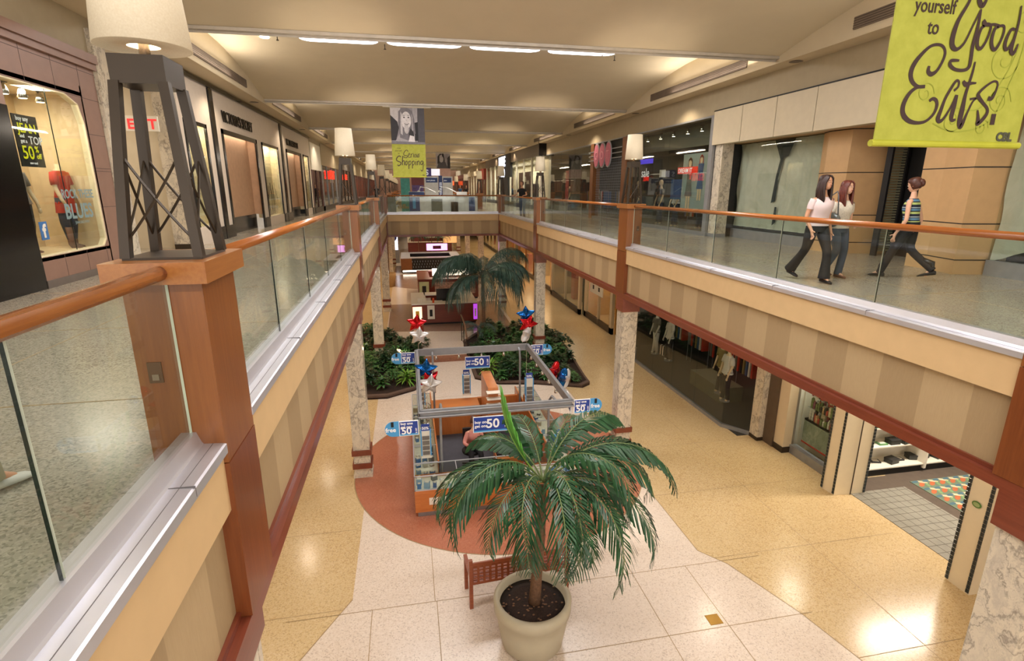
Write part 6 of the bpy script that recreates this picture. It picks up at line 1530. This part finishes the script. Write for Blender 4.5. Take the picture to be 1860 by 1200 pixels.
# ------------------------------------------------------------------ people
def skinned(name, joints, edges, mat, parent, sub=2, root=0):
    """one continuous surface grown around a skeleton of joints (x, y, z, radius or (rx, ry))"""
    me = bpy.data.meshes.new(name); me.from_pydata([j_[:3] for j_ in joints], edges, []); o = bpy.data.objects.new(name, me); COL.objects.link(o); o.parent = parent
    md = o.modifiers.new('Skin', 'SKIN'); md.use_smooth_shade = True; md.branch_smoothing = .6
    if not me.skin_vertices: 
        bm = bmesh.new(); bm.from_mesh(me); bm.verts.layers.skin.verify(); bm.to_mesh(me); bm.free()
    for i, j_ in enumerate(joints):
        r = j_[3]; me.skin_vertices[0].data[i].radius = (r, r) if isinstance(r, (int, float)) else r
        me.skin_vertices[0].data[i].use_root = (i == root)
    sd = o.modifiers.new('Subdivision', 'SUBSURF'); sd.levels = sub; sd.render_levels = sub
    me.materials.append(mat); return o
def ring(c, rx, ry, n=18, tw=0, ax=None, ay=None):
    ax = ax or Vector((1, 0, 0)); ay = ay or Vector((0, 1, 0))
    return [Vector(c)+ax*rx*math.cos(2*PI*i/n+tw)+ay*ry*math.sin(2*PI*i/n+tw) for i in range(n)]
def hand(body_pts, edges, wrist, d, side, curl=.5, base=0, palm_n=None, s=1.0):
    """adds palm, four bent fingers and a thumb to a joints list; d = direction of the hand, side = direction of the thumb"""
    J = body_pts; d = Vector(d).normalized(); side = Vector(side); side = (side-d*side.dot(d)).normalized(); nrm = (Vector(palm_n) if palm_n else d.cross(side)).normalized()
    w = Vector(wrist); J.append((*(w+d*.045*s), .027*s)); p1 = len(J)-1; edges.append((base, p1)); J.append((*(w+d*.08*s), .026*s)); p2 = len(J)-1; edges.append((p1, p2))
    for q, (off, L) in enumerate(((.030, .062), (.010, .070), (-.010, .065), (-.028, .052))):
        o = w+d*.088*s+side*off*s; dd = d.copy(); prev = p2
        for k in range(3):
            o = o + dd*L*s*.42; J.append((*o, .0085*s-.0008*k)); edges.append((prev, len(J)-1)); prev = len(J)-1; dd = (dd*math.cos(curl*.7)+nrm*math.sin(curl*.7)).normalized(); 
    o = w+d*.03*s+side*.028*s; dd = (d*.6+side*.8).normalized(); prev = p1
    for k in range(3): J.append((*o, .0095*s)); edges.append((prev, len(J)-1)); prev = len(J)-1; o = o+dd*.028*s; dd = (dd+d*.4).normalized()
def head(t, c, fwd, skin, hairmat, style, s=1.0, pitch=0):
    """head with face: fwd = unit vector the face looks along"""
    c = Vector(c); f = Vector((fwd[0], fwd[1], 0)).normalized(); r = Vector((f.y, -f.x, 0)); u = Vector((0, 0, 1))
    if pitch: f2 = f*math.cos(pitch)+u*math.sin(pitch); u = u*math.cos(pitch)-f*math.sin(pitch); f = f2
    P = lambda a, b, z: c + (r*a + f*b + u*z)*s
    m = MB(); rings = []
    for z, w, dF, dB in ((-.105, .022, .045, .0), (-.098, .036, .068, .02), (-.08, .050, .082, .045), (-.055, .060, .088, .065), (-.03, .066, .088, .08), (0, .071, .087, .092), (.03, .073, .086, .098), (.06, .070, .080, .096), (.09, .058, .062, .082), (.11, .036, .036, .055), (.118, .01, .01, .02)):
        rings.append([P(w*math.cos(2*PI*i/20), (dF if math.sin(2*PI*i/20) > 0 else dB)*math.sin(2*PI*i/20), z) for i in range(20)])
    m.loft(rings)
    m.loft([[P(w*math.cos(a), .084+b+.0*w*math.sin(a), z+w*.7*math.sin(a)) for a in [2*PI*i/8 for i in range(8)]] for w, b, z in ((.014, -.012, -.012), (.013, .006, -.022), (.010, .016, -.026), (.003, .02, -.024))])
    m.loft([[P(.006*math.cos(2*PI*i/6), .082+.008*math.sin(2*PI*i/6), z) for i in range(6)] for z in (-.015, .015)])
    for sx in (-1, 1): m.ell(P(sx*.073, -.005, -.005), (.012, .02, .03), 8, 6)
    m.build('head', skin, t, True)
    e = MB(); b_ = MB(); l_ = MB()
    for sx in (-1, 1):
        e.ell(P(sx*.029, .080, .012), (.011, .008, .007), 8, 6); b_.ell(P(sx*.029, .087, .012), (.005, .004, .005), 6, 4)
        b_.tube([P(sx*.014, .088, .029), P(sx*.03, .088, .034), P(sx*.046, .078, .029)], .003, 5)
    l_.tube([P(-.022, .080, -.052), P(-.008, .088, -.049), P(.008, .088, -.049), P(.022, .080, -.052)], [.002, .006, .006, .002], 6)
    e.build('eye', plain('eye_white', 'e8e2da', .3), t, True); b_.build('brow', hairmat, t, True); l_.build('mouth', plain('lip', 'b0605a', .5), t, True)
    h = MB()
    L = {'long': -.34, 'longer': -.40, 'bun': -.03, 'short': -.02}[style]
    nseg = 22; rs = []
    prof = [(.128, .012, .0), (.122, .045, 0), (.10, .072, .0), (.07, .084, 0), (.03, .088, .0), (0, .088, 0)]
    if L < -.1: prof += [(-.05, .090, .0), (-.10, .092, .01), (-.16, .096, .02), (-.22, .096, .02), (-.28, .085, .02), (L, .05, .02)]
    else: prof += [(-.05, .074, 0), (-.075, .055, 0)]
    for z, w, _ in prof:
        a0 = .0 if z > .095 else (.9 if z > .03 else (1.0 if L < -.1 else 1.25)); rg = []
        for i in range(nseg+1):
            a = PI/2 + a0 + (2*PI-2*a0)*i/nseg; dep = (.098 if math.sin(a) > 0 else .118)
            if z < -.1: dep = .085
            rg.append(P(w*1.0*math.cos(a), (dep*w/.088)*math.sin(a)-.004-(.02 if z < -.1 else 0), z))
        rs.append(rg)
    h.loft(rs, closed=False, cap=False)
    rs2 = [[p+(p-c)*.04 for p in rg] for rg in rs]
    if style in ('long', 'longer'):
        rg_ = random.Random(5)
        for sx in (-1, 1):
            for k in range(5):
                a = .045+.012*k; h.tube([P(sx*.02, .060, .112), P(sx*(.05+.006*k), .07-.01*k, .07), P(sx*(.078+.004*k), .05-.02*k, -.0), P(sx*(.085+.004*k), .045-.02*k, -.12), P(sx*(.075+.006*k), .06-.02*k, L*.75), P(sx*(.06+.006*k), .05-.02*k, L)], [.01, .016, .02, .024, .02, .004], 7)
        for k in range(7): a = PI+PI*(k+.5)/7; h.tube([P(.08*math.cos(a), .1*math.sin(a), .02), P(.09*math.cos(a), .11*math.sin(a), -.12), P(.085*math.cos(a), .10*math.sin(a), L*.8), P(.06*math.cos(a), .09*math.sin(a), L-.02)], [.02, .026, .024, .005], 7)
    if style == 'bun': h.ell(P(0, -.108, .02), (.034, .034, .036), 12, 8); h.ell(P(0, -.118, -.01), (.028, .024, .045), 12, 8)
    o = h.build('hair', hairmat, t, True); sd = o.modifiers.new('Solidify', 'SOLIDIFY'); sd.thickness = .012; sd.offset = 1
    return P
M_skin = plain('skin', 'cf9a7a', .55, var=.04, vs=3); M_skinp = plain('skin_pale', 'd8a88c', .55, var=.04, vs=3)
M_hbr = plain('hair_dark_brown', '2c1712', .4, var=.4, vs=50); M_hre = plain('hair_auburn', '5c2418', .4, var=.4, vs=50); M_hmb = plain('hair_brown', '4a2418', .4, var=.4, vs=50)
M_jean = plain('faded_jeans', '49525e', .85, var=.3, vs=3); M_tee = plain('white_tee', 'dcc8c8', .8, var=.04); M_lace = plain('cream_lace', 'd0c8b8', .85, var=.12, vs=40); M_strap = plain('black_trousers', '15151a', .8); M_boot = plain('dark_boot', '1a1614', .4)
def striped_top():
    s = NT('striped_top'); sp = s.add('ShaderNodeSeparateXYZ'); s.link(s.co(), sp.inputs[0]); m = s.add('ShaderNodeMath', operation='MULTIPLY'); s.link(sp.outputs[2], m.inputs[0]); m.inputs[1].default_value = 6.6
    fr = s.add('ShaderNodeMath', operation='FRACT'); s.link(m.outputs[0], fr.inputs[0])
    return s.set(s.ramp(fr.outputs[0], [(0, '1a2034'), (.27, 'b8c878'), (.5, '1a2034'), (.62, '5c88a8'), (.82, '1a2034'), (.9, 'a8b8c0')], 'CONSTANT'), .8)
M_str = striped_top()
def person(label, loc, rz, hips, chest, legs, arms, skin, hairm, style, top, bottom, shoe, look=(0, 1), sleeves='short', top_z=.92, flare=.0, hpitch=0, extra=None, s=1.0, shoe_kind='shoe', build=1.0):
    """local frame: +y forward, +x to the person's right. legs/arms: lists of joint positions"""
    t = thing('person', label, 'person', loc, rz); V = Vector; t.scale = (s, s, s)
    hp, ch = V(hips), V(chest); neck = ch+V((0, .0, .20)); hd = neck+V((0, .025, .165))
    J = [(*hp, (.115*build, .095)), (*(hp.lerp(ch, .45)), (.092*build, .078)), (*ch, (.108*build, .082)), (*(ch+V((0, 0, .12))), (.07, .055)), (*(neck+V((0, .005, .02))), .046), (*(neck+V((0, .015, .09))), .042)]; E = [(0, 1), (1, 2), (2, 3), (3, 4), (4, 5)]
    for i, L in enumerate(legs):
        sx = (-1, 1)[i]; J.append((*(hp+V((sx*.085, 0, -.05))), .085)); E.append((0, len(J)-1)); pv = len(J)-1
        for p, r in zip(L[:2], (.052, .036)): J.append((*p, r)); E.append((pv, len(J)-1)); pv = len(J)-1
        f = V(L[2]); J.append((*f, (.028, .02))); E.append((pv, len(J)-1))
    for i, A in enumerate(arms):
        sx = (-1, 1)[i]; J.append((*(ch+V((sx*.155*build, -.005, .10))), .043)); E.append((3, len(J)-1)); pv = len(J)-1
        for p, r in zip(A[:2], (.033, .024)): J.append((*p, r)); E.append((pv, len(J)-1)); pv = len(J)-1
        hd_dir = V(A[2]); hand(J, E, A[1], hd_dir, A[3] if len(A) > 3 else (0, 1, 0), A[4] if len(A) > 4 else .5, pv)
    skinned('body', J, E, skin, t)
    head(t, hd, look, skin, hairm, style, 1.0, hpitch)
    # top
    m = MB(); zt = hp.z+(top_z-.92); N = 20
    w0 = .172*build
    m.loft([ring((hp.x, hp.y, zt), w0, .128, N), ring(hp.lerp(ch, .3), .148*build, .112, N), ring(hp.lerp(ch, .6), .138*build, .110, N), ring(ch+V((0, .012, -.03)), .158*build, .128, N), ring(ch+V((0, .008, .05)), .165*build, .118, N), ring(ch+V((0, 0, .115)), .150*build, .085, N), ring(ch+V((0, .0, .150)), .095, .062, N)], cap=False)
    if sleeves == 'short':
        for i, A in enumerate(arms):
            sx = (-1, 1)[i]; sh = ch+V((sx*.13*build, 0, .105)); el = V(A[0]); m.tube([sh, sh.lerp(el, .25)+V((sx*.012, 0, 0)), sh.lerp(el, .5)], [.06, .060, .056], 12, cap=False)
    if sleeves == 'long':
        for i, A in enumerate(arms):
            sx = (-1, 1)[i]; sh = ch+V((sx*.13*build, 0, .105)); el = V(A[0]); m.tube([sh, sh.lerp(el, .4), el, el.lerp(V(A[1]), .5), V(A[1])], [.062, .058, .05, .045, .038], 12, cap=False)
    o = m.build('top', top, t, True); sd = o.modifiers.new('Subdivision', 'SUBSURF'); sd.levels = 1; sd.render_levels = 1
    # trousers
    m = MB(); m.loft([ring(hp+V((0, 0, .07)), .158*build, .120, N), ring(hp, .170*build, .128, N), ring(hp+V((0, 0, -.09)), .168*build, .125, N)], cap=False)
    for i, L in enumerate(legs):
        sx = (-1, 1)[i]; top_ = hp+V((sx*.085, 0, -.04)); kn = V(L[0]); an = V(L[1]); m.tube([top_, top_.lerp(kn, .25), top_.lerp(kn, .7), kn, kn.lerp(an, .35), kn.lerp(an, .8), an.lerp(kn, -.06)], [.098, .098, .076, .066, .064, .060+flare*.6, .058+flare], 14, cap=False)
    o = m.build('trousers', bottom, t, True); sd = o.modifiers.new('Subdivision', 'SUBSURF'); sd.levels = 1; sd.render_levels = 1
    for i, L in enumerate(legs):
        an = V(L[1]); toe = V(L[2]); d = (toe-an); d.z = 0; d.normalize(); zz = toe.z-.012
        sh = MB(); n = 12; sidev = V((d.y, -d.x, 0)); R_ = []
        lift = (an.z-.085)-(toe.z-.02)
        for f, w, h in ((-.075, .022, .05), (-.06, .032, .075), (0, .034, .075), (.06, .036, .06), (.12, .042, .045), (.16, .036, .034), (.185, .015, .02)):
            base = V((an.x, an.y, 0))+d*f; fz = (f+.075)/.26; z0 = max(0.0, (an.z-.085)*(1-fz)+(toe.z-.02)*fz)
            R_.append([base+sidev*w*math.cos(2*PI*k/n)+V((0, 0, z0+h*.5+h*.5*math.sin(2*PI*k/n))) for k in range(n)])
        sh.loft(R_)
        if shoe_kind == 'boot': sh.tube([an+V((0, 0, -.03)), an+V((0, 0, .10)), an.lerp(V(L[0]), .5)], [.045, .046, .052], 12)
        if shoe_kind != 'bare': sh.build('shoe', shoe, t, True)
    return t
def dirrz(dx, dy): return math.atan2(-dx, dy)
# woman with long dark hair, white tee, black flared trousers; walks toward the viewer
person('young woman walking with long dark brown hair, white tee and black flared trousers', (6.30, 7.36, ZU), dirrz(-.05, -1), (0, 0, .90), (0, .03, 1.20),
       [[(-.09, .20, .50), (-.08, .22, .10), (-.08, .34, .03)], [(.10, -.06, .52), (.12, -.34, .17), (.12, -.26, .06)]],
       [[(-.22, -.06, 1.03), (-.24, .02, .80), (0, .15, -1), (0, 1, 0), .7], [(.22, .0, 1.02), (.20, .14, .84), (0, .4, -.8), (0, 1, 0), .7]],
       M_skin, M_hbr, 'long', M_tee, M_strap, M_blackm, (-.25, 1), 'short', .92, .035, s=.97, build=1.08)
person('young woman walking with long auburn hair, cream lace top and faded jeans', (6.93, 7.62, ZU), dirrz(.0, -1), (0, 0, .89), (0, .03, 1.19),
       [[(-.09, .10, .50), (-.08, .05, .09), (-.08, .17, .03)], [(.09, .14, .50), (.05, -.14, .14), (.05, -.04, .06)]],
       [[(-.24, -.04, 1.0), (-.12, .20, .92), (.5, .8, -.05), (0, .2, 1), .9], [(.24, -.02, 1.02), (.16, .20, .95), (-.4, .8, -.05), (0, .2, 1), .9]],
       M_skinp, M_hre, 'longer', M_lace, M_jean, M_brnl, (-.15, 1), 'short', .90, .008, s=.93, build=1.05)
person('woman with brown bun walking away in striped sleeveless top and dark trousers', (7.95, 7.28, ZU), dirrz(-.40, .92), (0, 0, .90), (0, .03, 1.20),
       [[(-.09, .16, .50), (-.08, .30, .10), (-.08, .42, .03)], [(.09, -.02, .50), (.10, -.38, .20), (.10, -.30, .07)]],
       [[(-.22, .0, 1.0), (-.22, .12, .78), (0, .2, -1), (0, 1, 0), .6], [(.22, -.06, 1.0), (.23, -.02, .78), (0, 0, -1), (0, 1, 0), .6]],
       M_skinp, M_hmb, 'bun', M_str, M_strap, M_boot, (0, 1), 'none', .92, .0, hpitch=-.35, shoe_kind='boot', s=.95, build=1.08)
ph = thing('mobile_phone', 'small purple mobile phone held by the dark-haired woman', 'phone', (6.50, 7.36, ZU+.72), .3); MB().box(-.03, .03, -.05, .05, -.012, .012).build('phone_body', plain('phone_purple', '5a3a8c', .3), ph)
bg = thing('handbag', 'grey metallic handbag on the shoulder of the auburn-haired woman', 'bag', (6.66, 7.52, ZU+.95), .2); MB().ell((0, 0, 0), (.07, .17, .12), 14, 10).build('bag_body', plain('bag_grey', '6c7474', .3, .5), bg, True); MB().tube([(0, -.12, .06), (.03, -.06, .36), (.07, .0, .44), (.03, .08, .36), (0, .13, .06)], .010, 6).build('strap', plain('strap_grey', '585c5e', .5), bg, True)
# man leaning on the far rail
person('man in black printed tee leaning on the far handrail near the bright shop', (5.62, 26.1, ZU), dirrz(-1, -.9), (0, 0, .95), (0, .06, 1.28),
       [[(-.1, .04, .52), (-.1, 0, .09), (-.1, .12, .03)], [(.1, .04, .52), (.1, 0, .09), (.1, .12, .03)]],
       [[(-.3, .10, 1.12), (-.32, .30, 1.10), (0, 1, -.1), (1, 0, 0), .7], [(.3, .10, 1.12), (.32, .30, 1.10), (0, 1, -.1), (-1, 0, 0), .7]],
       M_skin, M_hmb, 'short', M_blkcl, M_denim, M_boot, (0, 1), 'short', .92, 0, build=1.2)
# clerk in the kiosk, bent forward
cl = person('kiosk clerk in pink top with brown bun bent over the till', (1.30, 11.70, .03), dirrz(.15, -1), (0, -.02, .60), (0, .14, .93),
       [[(-.12, .38, .55), (-.12, .36, .12), (-.12, .48, .04)], [(.12, .38, .55), (.12, .36, .12), (.12, .48, .04)]],
       [[(-.26, .20, .80), (-.20, .44, .84), (.3, 1, 0), (1, 0, 0), .6], [(.26, .20, .80), (.20, .44, .84), (-.3, 1, 0), (-1, 0, 0), .6]],
       M_skinp, M_hmb, 'bun', plain('pink_cotton', 'c8857a', .8), M_strap, M_boot, (0, 1), 'long', .92, 0, hpitch=-.7)
# passer-by whose shoe shows at the frame edge
person('passer-by in khaki trousers and white trainers, mostly cut off at the frame edge', (-2.19, 2.60, ZU), dirrz(.55, 1), (0, -.05, .94), (0, -.05, 1.27),
       [[(-.1, -.12, .52), (-.1, -.42, .22), (-.1, -.33, .08)], [(.1, .14, .52), (.1, .16, .10), (.1, .28, .03)]],
       [[(-.25, .05, 1.07), (-.26, .2, .86), (0, .3, -1), (0, 1, 0), .5], [(.25, -.1, 1.07), (.26, -.12, .83), (0, 0, -1), (0, 1, 0), .5]],
       M_skin, M_hbr, 'short', M_greycl, plain('khaki', 'a39a80', .8), plain('white_trainer', 'c8c6bc', .6), (0, 1), 'short', .95, .01)
# two distant figures
for q, (x, y, z, c1, c2, lab) in enumerate(((3.6, 62, 0, M_blkcl, M_blkcl, 'distant dark figure walking on the lower floor past the bridge'), (5.9, 60, ZU, M_bluecl, M_denim, 'distant figure in blue standing behind the bridge kiosk'), (6.8, 62, ZU, M_blkcl, M_denim, 'distant figure in dark top standing behind the bridge kiosk'), (-2.6, 52, ZU, M_blkcl, M_blkcl, 'distant dark figure on the lingerie side walkway'))):
    person(lab, (x, y, z), PI, (0, 0, .95), (0, .03, 1.27), [[(-.1, .1, .52), (-.1, .05, .1), (-.1, .17, .03)], [(.1, -.05, .52), (.1, -.2, .12), (.1, -.1, .03)]], [[(-.25, 0, 1.05), (-.26, .05, .82), (0, 0, -1)], [(.25, 0, 1.05), (.26, .05, .82), (0, 0, -1)]], M_skin, M_hbr, 'short', c1, c2, M_boot)
